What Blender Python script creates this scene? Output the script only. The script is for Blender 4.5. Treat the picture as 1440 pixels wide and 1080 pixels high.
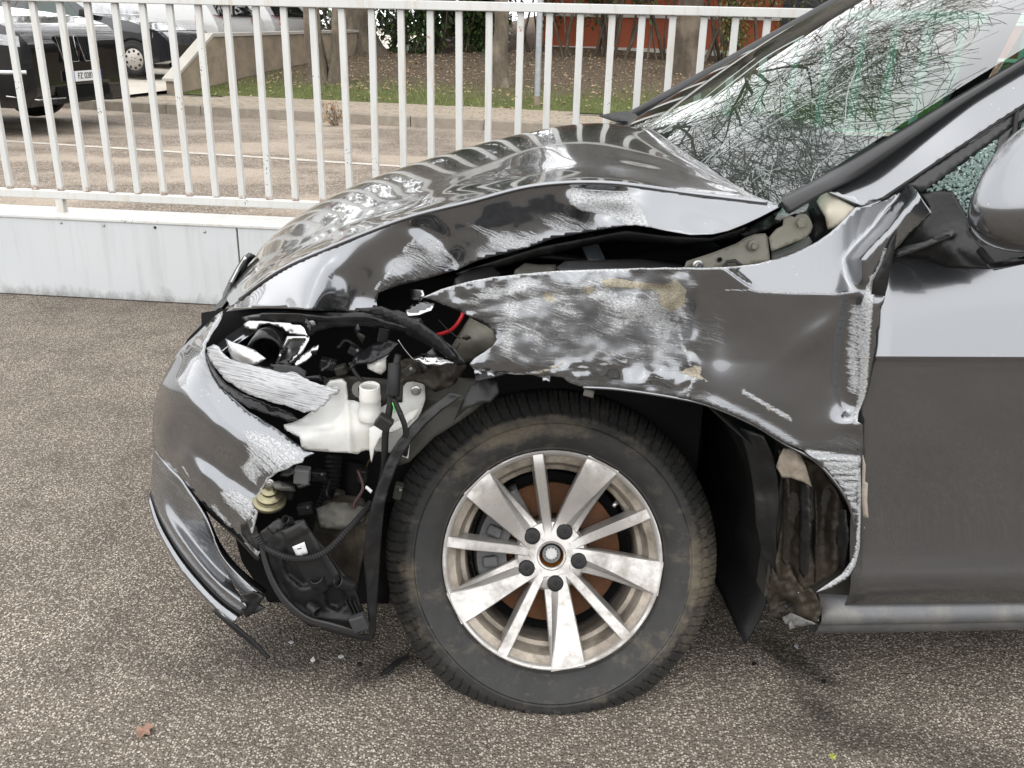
import bpy, bmesh, math, random
import numpy as np
from mathutils import Vector, Matrix, noise
from mathutils.geometry import delaunay_2d_cdt
R = math.radians
random.seed(7); rng = np.random.default_rng(7)
S = bpy.context.scene
for o in list(bpy.data.objects): bpy.data.objects.remove(o)

# ------------------------------------------------------------------ camera, sky, sun, exposure
FPX = 1300.0                                   # focal length in pixels of a 1440 px wide frame
CAMH = 1.25
g = np.array([-80.0, 3360.0, FPX]); g /= np.linalg.norm(g)
Zw = -g; Yw = np.array([0, 0, 1.0]) - g[2]*g; Yw /= np.linalg.norm(Yw); Xw = np.cross(Yw, Zw)
MC = np.array([Xw, Yw, Zw])                     # camera (right, down, forward) -> world
CP = np.array([0, 0, CAMH])
cam = bpy.data.objects.new('camera', bpy.data.cameras.new('camera'))
S.collection.objects.link(cam); S.camera = cam
cam.data.sensor_width = 36; cam.data.lens = 36*FPX/1440; cam.data.clip_end = 2000; cam.data.clip_start = .05
mw = Matrix.Identity(4)
for i in range(3):
    mw[i][0] = MC[i, 0]; mw[i][1] = -MC[i, 1]; mw[i][2] = -MC[i, 2]; mw[i][3] = CP[i]
cam.matrix_world = mw

SUN_EL, SUN_AZ = R(58), R(200)                  # azimuth measured from +Y, clockwise; overcast
W = bpy.data.worlds.new('World'); S.world = W; W.use_nodes = True
nt = W.node_tree; bg = nt.nodes['Background']
sky = nt.nodes.new('ShaderNodeTexSky'); sky.sky_type = 'NISHITA'; sky.sun_disc = False
sky.sun_elevation = SUN_EL; sky.sun_rotation = SUN_AZ
sky.air_density = 1.0; sky.dust_density = 6.0; sky.ozone_density = 1.0
hs = nt.nodes.new('ShaderNodeHueSaturation'); hs.inputs['Saturation'].default_value = .14; hs.inputs['Value'].default_value = 1.0
mixw = nt.nodes.new('ShaderNodeMix'); mixw.data_type = 'RGBA'; mixw.inputs[0].default_value = .72
mixw.inputs[7].default_value = (27.5, 27.7, 28.2, 1)          # the even cloud layer
nt.links.new(sky.outputs[0], hs.inputs['Color']); nt.links.new(hs.outputs[0], mixw.inputs[6])
nt.links.new(mixw.outputs[2], bg.inputs[0]); bg.inputs[1].default_value = 0.15
sl = bpy.data.lights.new('sun', 'SUN'); sl.energy = 0.7; sl.angle = R(110); sl.color = (1, .97, .93)
so = bpy.data.objects.new('sun', sl); S.collection.objects.link(so)
sd = Vector((math.sin(SUN_AZ)*math.cos(SUN_EL), math.cos(SUN_AZ)*math.cos(SUN_EL), math.sin(SUN_EL)))
so.rotation_euler = sd.to_track_quat('Z', 'Y').to_euler()
S.view_settings.view_transform = 'Standard'; S.view_settings.look = 'None'
S.view_settings.exposure = 0.0; S.view_settings.gamma = 1; S.view_settings.use_curve_mapping = False
S.cycles.use_denoising = True; S.cycles.max_bounces = 8; S.cycles.transparent_max_bounces = 16
S.cycles.caustics_reflective = False; S.cycles.caustics_refractive = False
S.cycles.sample_clamp_indirect = 6.0

# ------------------------------------------------------------------ geometry helpers
COL = S.collection
def ray(px, py): return MC @ np.array([(px-720)/FPX, (py-540)/FPX, 1.0])
def onZ(px, py, z=0.0):
    r = ray(px, py); return CP + r*(z-CAMH)/r[2]
def onY(px, py, y):
    r = ray(px, py); return CP + r*y/r[1]
CARYAW = R(3.8); KK = math.tan(CARYAW); CC = 1.45 - .68*KK
def UD(px, py, d):                              # a point of the car's flank, d metres inboard of the door skin
    r = ray(px, py); t = (CC+d)/(r[1]-KK*r[0]); return CP + t*r
def CX(x, d, z):                                # car frame: x along the car, d inboard, z up  (x=0 at the camera's foot)
    ca, sa = math.cos(CARYAW), math.sin(CARYAW)
    return np.array([x*ca - d*sa, CC*1.0 + x*sa + d*ca, z])
def catmull(P, n, closed=False):
    P = np.asarray(P, float); m = len(P); out = []
    if closed: idx = lambda i: P[i % m]; segs = m
    else: idx = lambda i: P[min(max(i, 0), m-1)]; segs = m-1
    for t in np.linspace(0, segs, n, endpoint=not closed):
        i = min(int(t), segs-1); u = t-i
        p0, p1, p2, p3 = idx(i-1), idx(i), idx(i+1), idx(i+2)
        if not closed and i == 0: p0 = 2*p1-p2
        if not closed and i == segs-1: p3 = 2*p2-p1
        out.append(.5*((2*p1)+(-p0+p2)*u+(2*p0-5*p1+4*p2-p3)*u*u+(-p0+3*p1-3*p2+p3)*u**3))
    return np.array(out)
def mesh_obj(name, V, F, mat=None, parent=None, smooth=False, solid=0, uv=None, wear=None, sharp=None):
    me = bpy.data.meshes.new(name); me.from_pydata([tuple(map(float, v)) for v in V], [], [tuple(map(int, f)) for f in F]); me.update()
    if smooth: me.polygons.foreach_set('use_smooth', [True]*len(me.polygons))
    if uv is not None:
        l = me.uv_layers.new(name='UVMap'); li = np.zeros(len(me.loops), int); me.loops.foreach_get('vertex_index', li)
        l.data.foreach_set('uv', np.asarray(uv, float)[li].ravel())
    if wear is not None:
        a = me.color_attributes.new('wear', 'FLOAT_COLOR', 'POINT')
        w = np.ones((len(me.vertices), 4)); w[:, :3] = wear; a.data.foreach_set('color', w.ravel())
    o = bpy.data.objects.new(name, me); COL.objects.link(o)
    if mat: me.materials.append(mat)
    if sharp: me.set_sharp_from_angle(angle=R(sharp))
    if parent is not None: setpar(o, parent)
    if solid:
        m = o.modifiers.new('s', 'SOLIDIFY'); m.thickness = solid; m.offset = -1
    return o
def setpar(o, p):
    o.parent = p; o.matrix_parent_inverse = worldmat(p).inverted()
def worldmat(p):
    m = p.matrix_basis.copy()
    if p.parent: m = worldmat(p.parent) @ p.matrix_parent_inverse @ m
    return m
def empty(name, loc, label=None, cat=None, group=None, rz=0):
    o = bpy.data.objects.new(name, None); COL.objects.link(o); o.location = tuple(map(float, loc)); o.rotation_euler[2] = rz
    o.empty_display_size = .1
    if label: tag(o, label, cat, group)
    return o
def tag(o, label=None, cat=None, group=None, kind=None):
    if label: o['label'] = label
    if cat: o['category'] = cat
    if group: o['group'] = group
    if kind: o['kind'] = kind
    return o
class MB:
    def __init__(s): s.V = []; s.F = []
    def add(s, V, F):
        b = len(s.V); s.V += [tuple(map(float, v)) for v in V]; s.F += [tuple(i+b for i in f) for f in F]; return s
    def box(s, c, size, M=None):
        x, y, z = [k/2 for k in size]; V = [(i, j, k) for i in (-x, x) for j in (-y, y) for k in (-z, z)]
        V = [np.array(v) if M is None else M @ np.array(v) for v in V]; V = [v+np.array(c) for v in V]
        return s.add(V, [(0, 1, 3, 2), (4, 6, 7, 5), (0, 4, 5, 1), (2, 3, 7, 6), (0, 2, 6, 4), (1, 5, 7, 3)])
    def tube(s, P, r, n=8, cap=True):
        P = np.asarray(P, float); m = len(P); rr = np.broadcast_to(np.asarray(r, float), (m,)); V = []; ref = None
        for i in range(m):
            t = P[min(i+1, m-1)]-P[max(i-1, 0)]; t /= (np.linalg.norm(t)+1e-9)
            if ref is None: ref = np.array([0, 0, 1.0]) if abs(t[2]) < .9 else np.array([1.0, 0, 0])
            a = np.cross(t, ref); a /= (np.linalg.norm(a)+1e-9); b = np.cross(a, t); ref = b
            for j in range(n):
                q = 2*math.pi*j/n; V.append(P[i]+rr[i]*(math.cos(q)*a+math.sin(q)*b))
        F = [(i*n+j, i*n+(j+1) % n, (i+1)*n+(j+1) % n, (i+1)*n+j) for i in range(m-1) for j in range(n)]
        if cap: F += [tuple(range(n))[::-1], tuple((m-1)*n+j for j in range(n))]
        return s.add(V, F)
    def lathe(s, prof, c, ex, ey, ez, n=48, a0=0, a1=None, close=False):   # prof: (radius, height along ez)
        c, ex, ey, ez = map(np.asarray, (c, ex, ey, ez)); full = a1 is None; m = len(prof); V = []
        k = n if full else n+1
        for j in range(k):
            q = (2*math.pi*j/n) if full else a0+(a1-a0)*j/n
            e = math.cos(q)*ex+math.sin(q)*ey
            for (r, h) in prof: V.append(c+r*e+h*ez)
        F = []
        for j in range(n):
            j2 = (j+1) % k
            for i in range(m-1): F.append((j*m+i, j2*m+i, j2*m+i+1, j*m+i+1))
            if close: F.append((j*m+m-1, j2*m+m-1, j2*m, j*m))
        return s.add(V, F)
    def grid(s, G):
        G = np.asarray(G, float); a, b = G.shape[:2]
        return s.add(G.reshape(-1, 3), [(i*b+j, i*b+j+1, (i+1)*b+j+1, (i+1)*b+j) for i in range(a-1) for j in range(b-1)])
    def prism(s, poly, off):                     # poly: 3d points of one face, off: vector to the other
        n = len(poly); A = [np.asarray(p, float) for p in poly]; B = [p+np.asarray(off) for p in A]
        return s.add(A+B, [tuple(range(n)), tuple(range(2*n-1, n-1, -1))]+[(i, n+i, n+(i+1) % n, (i+1) % n) for i in range(n)])
    def build(s, name, mat=None, parent=None, smooth=False, solid=0, bevel=0, seg=2, sharp=None, uv=None):
        o = mesh_obj(name, s.V, s.F, mat, parent, smooth, solid)
        bm = bmesh.new(); bm.from_mesh(o.data); bmesh.ops.recalc_face_normals(bm, faces=bm.faces); bm.to_mesh(o.data); bm.free()
        if bevel:
            m = o.modifiers.new('b', 'BEVEL'); m.width = bevel; m.segments = seg; m.limit_method = 'ANGLE'; m.angle_limit = R(35)
        if smooth and sharp: o.data.set_sharp_from_angle(angle=R(sharp))
        return o
def tps(ctrl, lam=1e-4):
    C3 = np.asarray(ctrl, float); P = C3[:, :2]/100.0; n = len(P)
    def U(r2): return np.where(r2 > 0, r2*np.log(np.maximum(r2, 1e-12)), 0)
    K = U(((P[:, None]-P[None])**2).sum(-1)) + lam*np.eye(n); Q = np.hstack([np.ones((n, 1)), P])
    A = np.zeros((n+3, n+3)); A[:n, :n] = K; A[:n, n:] = Q; A[n:, :n] = Q.T
    w = np.linalg.solve(A, np.concatenate([C3[:, 2], np.zeros(3)]))
    def f(X):
        X = np.asarray(X, float)/100.0
        return U(((X[:, None]-P[None])**2).sum(-1)) @ w[:n] + w[n]+X @ w[n+1:]
    return f
def inpoly(X, poly):
    X = np.asarray(X, float); P = np.asarray(poly, float); r = np.zeros(len(X), bool); j = len(P)-1
    for i in range(len(P)):
        xi, yi = P[i]; xj, yj = P[j]
        c = ((yi > X[:, 1]) != (yj > X[:, 1]))
        with np.errstate(divide='ignore', invalid='ignore'): c &= X[:, 0] < (xj-xi)*(X[:, 1]-yi)/(yj-yi+1e-12)+xi
        r ^= c; j = i
    return r
def dline(X, line):                              # distance to a polyline
    X = np.asarray(X, float); P = np.asarray(line, float); best = np.full(len(X), 1e9)
    for a, b in zip(P[:-1], P[1:]):
        ab = b-a; t = np.clip(((X-a) @ ab)/(ab @ ab+1e-9), 0, 1)
        best = np.minimum(best, np.linalg.norm(X-(a+t[:, None]*ab), axis=1))
    return best
def sm(x, a, b):
    t = np.clip((np.asarray(x, float)-a)/(b-a), 0, 1); return t*t*(3-2*t)
def gauss(X, c, rx, ry=None, ang=0):
    ry = ry or rx; D = X-np.array(c); ca, sa = math.cos(R(ang)), math.sin(R(ang))
    u = D[:, 0]*ca+D[:, 1]*sa; v = -D[:, 0]*sa+D[:, 1]*ca
    return np.exp(-(u/rx)**2-(v/ry)**2)
def nz(X, s, seed=0, oct=3):                     # fractal noise of pixel coords, feature size s
    return np.array([noise.fractal(Vector((x/s+seed*7.3, y/s-seed*3.1, seed*1.7)), 1.0, 2.0, oct) for x, y in X])
def dens(poly, step, jag=0, seed=0):
    out = []; n = len(poly); rr = random.Random(seed)
    for i in range(n):
        a = np.array(poly[i][:2], float); b = np.array(poly[(i+1) % n][:2], float); L = np.linalg.norm(b-a); k = max(1, int(L/step))
        for j in range(k):
            p = a+(b-a)*j/k
            if j and jag: p = p+np.array([rr.uniform(-jag, jag), rr.uniform(-jag, jag)])
            out.append(p)
    return np.array(out)
def relief(name, outline, ctrl, mat, parent, step=6, fn=None, thick=.002, wear=None, jag=0, smooth=True, put=UD, lam=1e-4, holes=()):
    """A sheet of real depth: outline and depth samples on the car's flank, thin-plate interpolated."""
    B = dens(outline, step, jag); nb = len(B)
    x0, y0 = B.min(0); x1, y1 = B.max(0)
    gx, gy = np.meshgrid(np.arange(x0, x1, step), np.arange(y0, y1, step*.87)); gx = gx+((np.arange(gx.shape[0]) % 2)*step/2)[:, None]
    G = np.stack([gx.ravel(), gy.ravel()], 1); G = G[inpoly(G, B)]
    if len(G): G = G[dline(G, np.vstack([B, B[:1]])) > step*.45]
    pts = np.vstack([B, G]); faces = [list(range(nb))]
    v, e, f, *_ = delaunay_2d_cdt([Vector(p) for p in pts], [], faces, 1, 1e-5)
    X = np.array([(p.x, p.y) for p in v])
    ctr = np.array([X[list(t)].mean(0) for t in f]); ok = inpoly(ctr, B)
    for h in holes: ok &= ~inpoly(ctr, h)
    f = [t for t, k in zip(f, ok) if k]
    f = [t if np.cross(X[t[1]]-X[t[0]], X[t[2]]-X[t[0]]) < 0 else t[::-1] for t in f]   # wind towards the street
    D = tps(ctrl, lam)(X) if len(ctrl) > 3 else np.full(len(X), np.mean([c[2] for c in ctrl]))
    if fn is not None: D = D+fn(X)
    V = np.array([put(x, y, d) for (x, y), d in zip(X, D)])
    w = None
    if wear is not None:
        w = np.clip(np.stack(wear(X), 1), 0, 1)
    return mesh_obj(name, V, f, mat, parent, smooth, thick, uv=X/100.0, wear=w)
def pxpatch(name, rows, mat, parent, nu=40, nv=24, thick=.002, put=UD, fn=None, wear=None, smooth=True):
    A = np.array([catmull(r, nu) for r in rows]); G = np.array([catmull(A[:, j], nv) for j in range(nu)]).transpose(1, 0, 2)
    X = G.reshape(-1, 3)
    if fn is not None: X = X.copy(); X[:, 2] += fn(X[:, :2])
    V = np.array([put(*p) for p in X]); a, b = nv, nu
    F = [(i*b+j, (i+1)*b+j, (i+1)*b+j+1, i*b+j+1) for i in range(a-1) for j in range(b-1)]
    w = np.clip(np.stack(wear(X[:, :2]), 1), 0, 1) if wear is not None else None
    return mesh_obj(name, V, F, mat, parent, smooth, thick, uv=X[:, :2]/100.0, wear=w)
def tubepx(name, pts, r, mat, parent, n=8, k=30, rib=0):
    P = catmull([UD(*p) for p in pts], k); rr = r
    if rib: rr = [r*(1+.34*(i % 2)) for i in range(k)]
    return MB().tube(P, rr, n).build(name, mat, parent, smooth=not rib)
def bolt(name, px, py, d, r, mat, parent, h=.006, ring=True):
    c = UD(px, py, d); ez = np.array([KK, -1, 0.0]); ez[0] = math.sin(CARYAW); ez[1] = -math.cos(CARYAW)
    ex = np.array([math.cos(CARYAW), math.sin(CARYAW), 0]); ey = np.array([0, 0, 1.0]); m = MB()
    if ring: m.lathe([(0, 0), (r*1.7, 0), (r*1.7, h*.25), (r*1.2, h*.45), (0, h*.45)], c, ex, ey, ez, 20)
    m.lathe([(r, 0), (r, h*.9), (r*.85, h), (0, h)], c, ex, ey, ez, 6)
    return m.build(name, mat, parent)

# ------------------------------------------------------------------ materials
def nodes(name):
    m = bpy.data.materials.new(name); m.use_nodes = True; t = m.node_tree
    return m, t, t.nodes['Principled BSDF']
def N(t, ty, **kw):
    n = t.nodes.new('ShaderNode'+ty)
    for k, v in kw.items():
        if k.startswith('i_'): 
            key = k[2:]; key = int(key) if key.isdigit() else key.replace('_', ' ')
            n.inputs[key].default_value = v
        else: setattr(n, k, v)
    return n
def L(t, a, b): t.links.new(a, b)
def noiseN(t, scale, detail=4, rough=.55, vec=None, dist=0):
    n = N(t, 'TexNoise'); n.inputs['Scale'].default_value = scale; n.inputs['Detail'].default_value = detail
    n.inputs['Roughness'].default_value = rough; n.inputs['Distortion'].default_value = dist
    if vec is not None: L(t, vec, n.inputs['Vector'])
    return n
def ramp(t, src, stops):
    r = N(t, 'ValToRGB'); e = r.color_ramp.elements
    while len(e) < len(stops): e.new(.5)
    for el, (p, c) in zip(e, stops):
        el.position = p; el.color = (c, c, c, 1) if not hasattr(c, '__len__') else (*c[:3], 1)
    L(t, src, r.inputs[0]); return r
def mixc(t, fac, a, b, mode='MIX'):
    m = N(t, 'Mix', data_type='RGBA', blend_type=mode)
    for sck, v in ((m.inputs[0], fac), (m.inputs[6], a), (m.inputs[7], b)):
        if hasattr(v, 'is_linked'): L(t, v, sck)
        elif hasattr(v, '__len__'): sck.default_value = (*[k*GA for k in v[:3]], 1)
        else: sck.default_value = v
    return m.outputs[2]
def mathN(t, op, a, b=0.0, clamp=False):
    m = N(t, 'Math', operation=op, use_clamp=clamp)
    for sck, v in ((m.inputs[0], a), (m.inputs[1], b)):
        if hasattr(v, 'is_linked'): L(t, v, sck)
        else: sck.default_value = v
    return m.outputs[0]
def bump(t, b, h, strength=.3, dist=.01):
    n = N(t, 'Bump'); n.inputs['Strength'].default_value = strength; n.inputs['Distance'].default_value = dist
    L(t, h, n.inputs['Height']); L(t, n.outputs[0], b.inputs['Normal']); return n
def objco(t): return N(t, 'TexCoord').outputs['Object']
def uvco(t): return N(t, 'TexCoord').outputs['UV']
def mapping(t, vec, scale=(1, 1, 1), rot=(0, 0, 0), loc=(0, 0, 0)):
    m = N(t, 'Mapping'); m.inputs['Scale'].default_value = scale; m.inputs['Rotation'].default_value = rot; m.inputs['Location'].default_value = loc
    L(t, vec, m.inputs[0]); return m.outputs[0]
def rotscale(t, vec, scale, ang, loc=(0, 0, 0)):      # turn first, then stretch
    return mapping(t, mapping(t, vec, (1, 1, 1), (0, 0, R(-ang))), scale, (0, 0, 0), loc)
MATS = {}
GA = .70          # all albedos sit under a sky brighter than white, as on an overcast day
def simple(name, col, rough=.5, metal=0, var=.12, scale=8, bumps=0, bscale=60, coat=0, spec=.2, dirt=None, dscale=3):
    m, t, b = nodes(name); co = objco(t)
    n = noiseN(t, scale, 5, .6, co)
    c = mixc(t, ramp(t, n.outputs[0], [(.3, 0), (.7, 1)]).outputs[0], [k*(1-var) for k in col], [min(1, k*(1+var)) for k in col])
    if dirt is not None:
        dn = noiseN(t, dscale, 6, .7, co); c = mixc(t, ramp(t, dn.outputs[0], [(.45, 0), (.72, 1)]).outputs[0], c, dirt)
    L(t, c, b.inputs['Base Color']); b.inputs['Metallic'].default_value = metal
    L(t, mathN(t, 'ADD', mathN(t, 'MULTIPLY', n.outputs[0], .2), rough-.1), b.inputs['Roughness'])
    b.inputs['Coat Weight'].default_value = coat; b.inputs['Coat Roughness'].default_value = .05; b.inputs['Specular IOR Level'].default_value = spec
    if bumps: bump(t, b, noiseN(t, bscale, 4, .6, co).outputs[0], bumps, .004)
    MATS[name] = m; return m
PAINT = (.200, .206, .216)
def paint_mat(name, ang=20, stroke=1.0, speck=.5):
    """Grey metallic lacquer; the 'wear' attribute says where it is scraped (R), puttied/primed (G), bare or dusty (B)."""
    m, t, b = nodes(name); uv = uvco(t); at = N(t, 'Attribute', attribute_name='wear'); sp = N(t, 'SeparateColor'); L(t, at.outputs['Color'], sp.inputs[0])
    co = objco(t)
    fl = noiseN(t, 900, 2, .5, co)
    base = mixc(t, fl.outputs[0], [k*.9 for k in PAINT], [k*1.1 for k in PAINT])
    wob = noiseN(t, 1.3, 3, .5, uv); wv = N(t, 'VectorMath', operation='MULTIPLY_ADD'); L(t, wob.outputs['Color'], wv.inputs[0])
    wv.inputs[1].default_value = (.35, .35, 0); L(t, uv, wv.inputs[2])
    s1 = noiseN(t, 1, 6, .68, rotscale(t, wv.outputs[0], (1.6*stroke, 34*stroke, 1), ang))
    s2 = noiseN(t, 1, 5, .6, rotscale(t, wv.outputs[0], (5, 16, 1), ang+14, (3, 1, 0)))
    s3 = noiseN(t, 3.2, 5, .65, mapping(t, uv, (1, 1.4, 1)))
    s4 = noiseN(t, 26, 8, .75, rotscale(t, uv, (1, 1.8, 1), ang))
    st = mathN(t, 'ADD', mathN(t, 'ADD', mathN(t, 'MULTIPLY', s1.outputs[0], .60), mathN(t, 'MULTIPLY', s4.outputs[0], .20)), mathN(t, 'ADD', mathN(t, 'MULTIPLY', s2.outputs[0], .12), mathN(t, 'MULTIPLY', s3.outputs[0], .08)))
    def cut(ch, w=.09, bias=.80, k=.62):
        x = mathN(t, 'SUBTRACT', mathN(t, 'ADD', st, mathN(t, 'MULTIPLY', sp.outputs[ch], k)), bias)
        x = mathN(t, 'MULTIPLY', mathN(t, 'DIVIDE', mathN(t, 'ADD', x, w/2), w, True), mathN(t, 'MULTIPLY', sp.outputs[ch], 8, True)); return x
    mR, mG, mB = cut(0, .11, .82), cut(1, .14), cut(2, .34, .84)
    scr = mixc(t, ramp(t, s4.outputs[0], [(.34, 0), (.66, 1)]).outputs[0], (.13, .134, .14), (.66, .67, .67))
    put = mixc(t, ramp(t, s4.outputs[0], [(.36, 0), (.64, 1)]).outputs[0], (.20, .175, .12), (.52, .48, .38))
    dus = mixc(t, s4.outputs[0], (.07, .073, .077), (.30, .305, .31))
    c = mixc(t, mathN(t, 'MULTIPLY', mB, .75), base, dus); c = mixc(t, mR, c, scr); c = mixc(t, mG, c, put)
    # dried splashes and dust specks
    v = N(t, 'TexVoronoi', feature='F1'); v.inputs['Scale'].default_value = 95; L(t, co, v.inputs['Vector'])
    sk = mathN(t, 'MULTIPLY', mathN(t, 'LESS_THAN', v.outputs['Distance'], .13), mathN(t, 'GREATER_THAN', noiseN(t, 9, 6, .75, co).outputs[0], .565))
    sk = mathN(t, 'MULTIPLY', sk, speck); c = mixc(t, sk, c, (.5, .49, .46))
    film = ramp(t, noiseN(t, 5, 6, .7, co).outputs[0], [(.35, 0), (.8, .03)]).outputs[0]
    c = mixc(t, film, c, (.12, .118, .112))
    rough_w = mathN(t, 'MAXIMUM', mathN(t, 'MAXIMUM', mR, mG), mathN(t, 'MULTIPLY', mB, .8))
    keep = mathN(t, 'SUBTRACT', 1.0, rough_w, True)
    L(t, c, b.inputs['Base Color']); L(t, mathN(t, 'MULTIPLY', keep, mathN(t, 'SUBTRACT', .88, film)), b.inputs['Metallic'])
    L(t, mathN(t, 'ADD', .17, mathN(t, 'MULTIPLY', rough_w, .45)), b.inputs['Roughness'])
    L(t, mathN(t, 'MULTIPLY', keep, .85), b.inputs['Coat Weight']); L(t, mathN(t, 'ADD', .03, mathN(t, 'MULTIPLY', film, .2)), b.inputs['Coat Roughness'])
    b.inputs['Coat IOR'].default_value = 1.55; b.inputs['Specular IOR Level'].default_value = .2
    bump(t, b, mathN(t, 'ADD', mathN(t, 'MULTIPLY', rough_w, .7), mathN(t, 'MULTIPLY', mathN(t, 'MULTIPLY', s1.outputs[0], rough_w), 1.0)), .35, .0012)
    MATS[name] = m; return m
paint = paint_mat('grey_paint')
paint_f = paint_mat('grey_paint_fender', ang=12, stroke=1.0)
paint_h = paint_mat('grey_paint_bonnet', ang=28, stroke=1.2)
paint_b = paint_mat('grey_paint_bumper', ang=38, stroke=1.1)

blackp = simple('black_plastic', (.011, .011, .0115), .42, 0, .25, 12, .25, 90, dirt=(.026, .025, .023), dscale=5, spec=.22)
blackg = simple('black_gloss', (.008, .008, .009), .16, 0, .2, 10, .15, 40, dirt=(.022, .022, .022), dscale=9)
rubber = simple('black_rubber', (.011, .011, .011), .6, 0, .2, 15, spec=.25)
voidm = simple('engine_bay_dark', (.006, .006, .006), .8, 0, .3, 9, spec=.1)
white_pl = simple('white_tank_plastic', (.66, .66, .64), .38, 0, .05, 6, .08, 40, dirt=(.55, .52, .44), dscale=4)
white_pl.node_tree.nodes['Principled BSDF'].inputs['Subsurface Weight'].default_value = .25
white_pl.node_tree.nodes['Principled BSDF'].inputs['Subsurface Radius'].default_value = (.01, .01, .009)
olive = simple('primer_olive', (.20, .192, .155), .45, 0, .15, 7, .15, 50, dirt=(.09, .085, .07), dscale=4)
olived = simple('chassis_grey', (.045, .043, .036), .5, .1, .3, 6, .3, 40, dirt=(.03, .028, .025), dscale=5)
cream = simple('cream_seam', (.58, .54, .44), .5, 0, .1, 6, .2, 60)
chrome = simple('chrome_reflector', (.46, .46, .46), .16, 1, .03, 5)
horn_m = simple('horn_zinc', (.26, .235, .15), .35, .9, .12, 20)
steel = simple('bolt_steel', (.42, .42, .41), .35, .9, .15, 30)
rust = simple('disc_rust', (.16, .07, .03), .75, .25, .4, 16, .5, 120, dirt=(.12, .065, .04), dscale=14)
orange = simple('hub_orange_rust', (.42, .14, .02), .45, .2, .25, 30)
calip = simple('caliper_grey', (.10, .10, .10), .6, .3, .4, 14, .4, 60, dirt=(.2, .19, .17), dscale=8)
sticker = simple('white_sticker', (.62, .62, .62), .5, 0, .02, 4)
redc = simple('red_cable', (.42, .015, .02), .35, 0, .08, 6)
mud = simple('torn_dirty_metal', (.022, .018, .014), .6, .2, .5, 9, .6, 50, dirt=(.065, .052, .036), dscale=7)
foam = simple('beige_foam', (.34, .30, .245), .8, 0, .15, 20, .6, 80, dirt=(.22, .18, .14), dscale=9)
trimg = simple('window_trim', (.03, .03, .031), .34, 0, .1, 8, spec=.3)
dash = simple('dashboard', (.03, .03, .032), .7, 0, .2, 12, .2, 120)
seatm = simple('seat_cloth', (.06, .06, .065), .9, 0, .2, 30, .3, 200)
chip = simple('bare_edge', (.62, .62, .6), .5, .1, .15, 40, .2, 90, dirt=(.5, .47, .34), dscale=20)

def rim_mat():
    m, t, b = nodes('rim_silver'); co = objco(t)
    d = noiseN(t, 7, 7, .72, co); d2 = noiseN(t, 45, 5, .7, co)
    mk = ramp(t, mathN(t, 'ADD', mathN(t, 'MULTIPLY', d.outputs[0], .7), mathN(t, 'MULTIPLY', d2.outputs[0], .3)), [(.47, 0), (.60, 1)]).outputs[0]
    c = mixc(t, mathN(t, 'MULTIPLY', mk, .62), (.52, .50, .475), (.17, .14, .105))
    L(t, c, b.inputs['Base Color']); L(t, mathN(t, 'SUBTRACT', .62, mathN(t, 'MULTIPLY', mk, .45)), b.inputs['Metallic'])
    L(t, mathN(t, 'ADD', .30, mathN(t, 'MULTIPLY', mk, .3)), b.inputs['Roughness']); b.inputs['Coat Weight'].default_value = .25
    bump(t, b, d2.outputs[0], .06, .002); MATS['rim'] = m; return m
rim_m = rim_mat()
rim_d = simple('rim_brake_dust', (.36, .315, .26), .5, .35, .3, 16, .2, 60, dirt=(.10, .08, .06), dscale=12)
def tyre_mat():
    m, t, b = nodes('tyre_rubber'); co = objco(t)
    d = noiseN(t, 9, 9, .75, mapping(t, co, (1, 1, 2.2), (0, .5, 0))); st = noiseN(t, 60, 6, .7, mapping(t, co, (1, 1, .35)))
    at = N(t, 'Attribute', attribute_name='wear'); sp = N(t, 'SeparateColor'); L(t, at.outputs['Color'], sp.inputs[0])
    x = mathN(t, 'ADD', mathN(t, 'MULTIPLY', d.outputs[0], .75), mathN(t, 'MULTIPLY', st.outputs[0], .25))
    x = mathN(t, 'ADD', x, mathN(t, 'MULTIPLY', sp.outputs[0], .22))
    mk = ramp(t, x, [(.53, 0), (.76, 1)]).outputs[0]
    c = mixc(t, noiseN(t, 20, 4, .6, co).outputs[0], (.014, .014, .0143), (.046, .0445, .042)); c = mixc(t, mathN(t, 'MULTIPLY', mk, .6), c, (.22, .185, .13))
    L(t, c, b.inputs['Base Color']); L(t, mathN(t, 'ADD', .5, mathN(t, 'MULTIPLY', mk, .3)), b.inputs['Roughness']); b.inputs['Specular IOR Level'].default_value = .18
    bump(t, b, noiseN(t, 60, 5, .65, co).outputs[0], .25, .002); return m
tyre_m = tyre_mat()
def glass_mat(name, tint=(.72, .86, .81), refl=1.0, crack=0):
    m, t, b = nodes(name); out = t.nodes['Material Output']; t.nodes.remove(b)
    tr = N(t, 'BsdfTransparent'); tr.inputs[0].default_value = (*tint, 1)
    gl = N(t, 'BsdfGlossy'); gl.inputs['Roughness'].default_value = 0.004; gl.inputs[0].default_value = (1, 1, 1, 1)
    fr = N(t, 'Fresnel'); fr.inputs[0].default_value = 1.52
    mx = N(t, 'MixShader'); L(t, mathN(t, 'MULTIPLY', fr.outputs[0], refl, True), mx.inputs[0]); L(t, tr.outputs[0], mx.inputs[1]); L(t, gl.outputs[0], mx.inputs[2])
    df = N(t, 'BsdfDiffuse'); df.inputs[0].default_value = (.25, .26, .25, 1)                # road film on the glass
    m2 = N(t, 'MixShader'); co = objco(t)
    L(t, ramp(t, noiseN(t, 6, 6, .7, co).outputs[0], [(.3, .01), (.8, .06)]).outputs[0], m2.inputs[0]); L(t, mx.outputs[0], m2.inputs[1]); L(t, df.outputs[0], m2.inputs[2])
    L(t, m2.outputs[0], out.inputs[0]); MATS[name] = m; return m
glass_w = glass_mat('windscreen_glass', (.48, .70, .60), refl=1.3)
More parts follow.
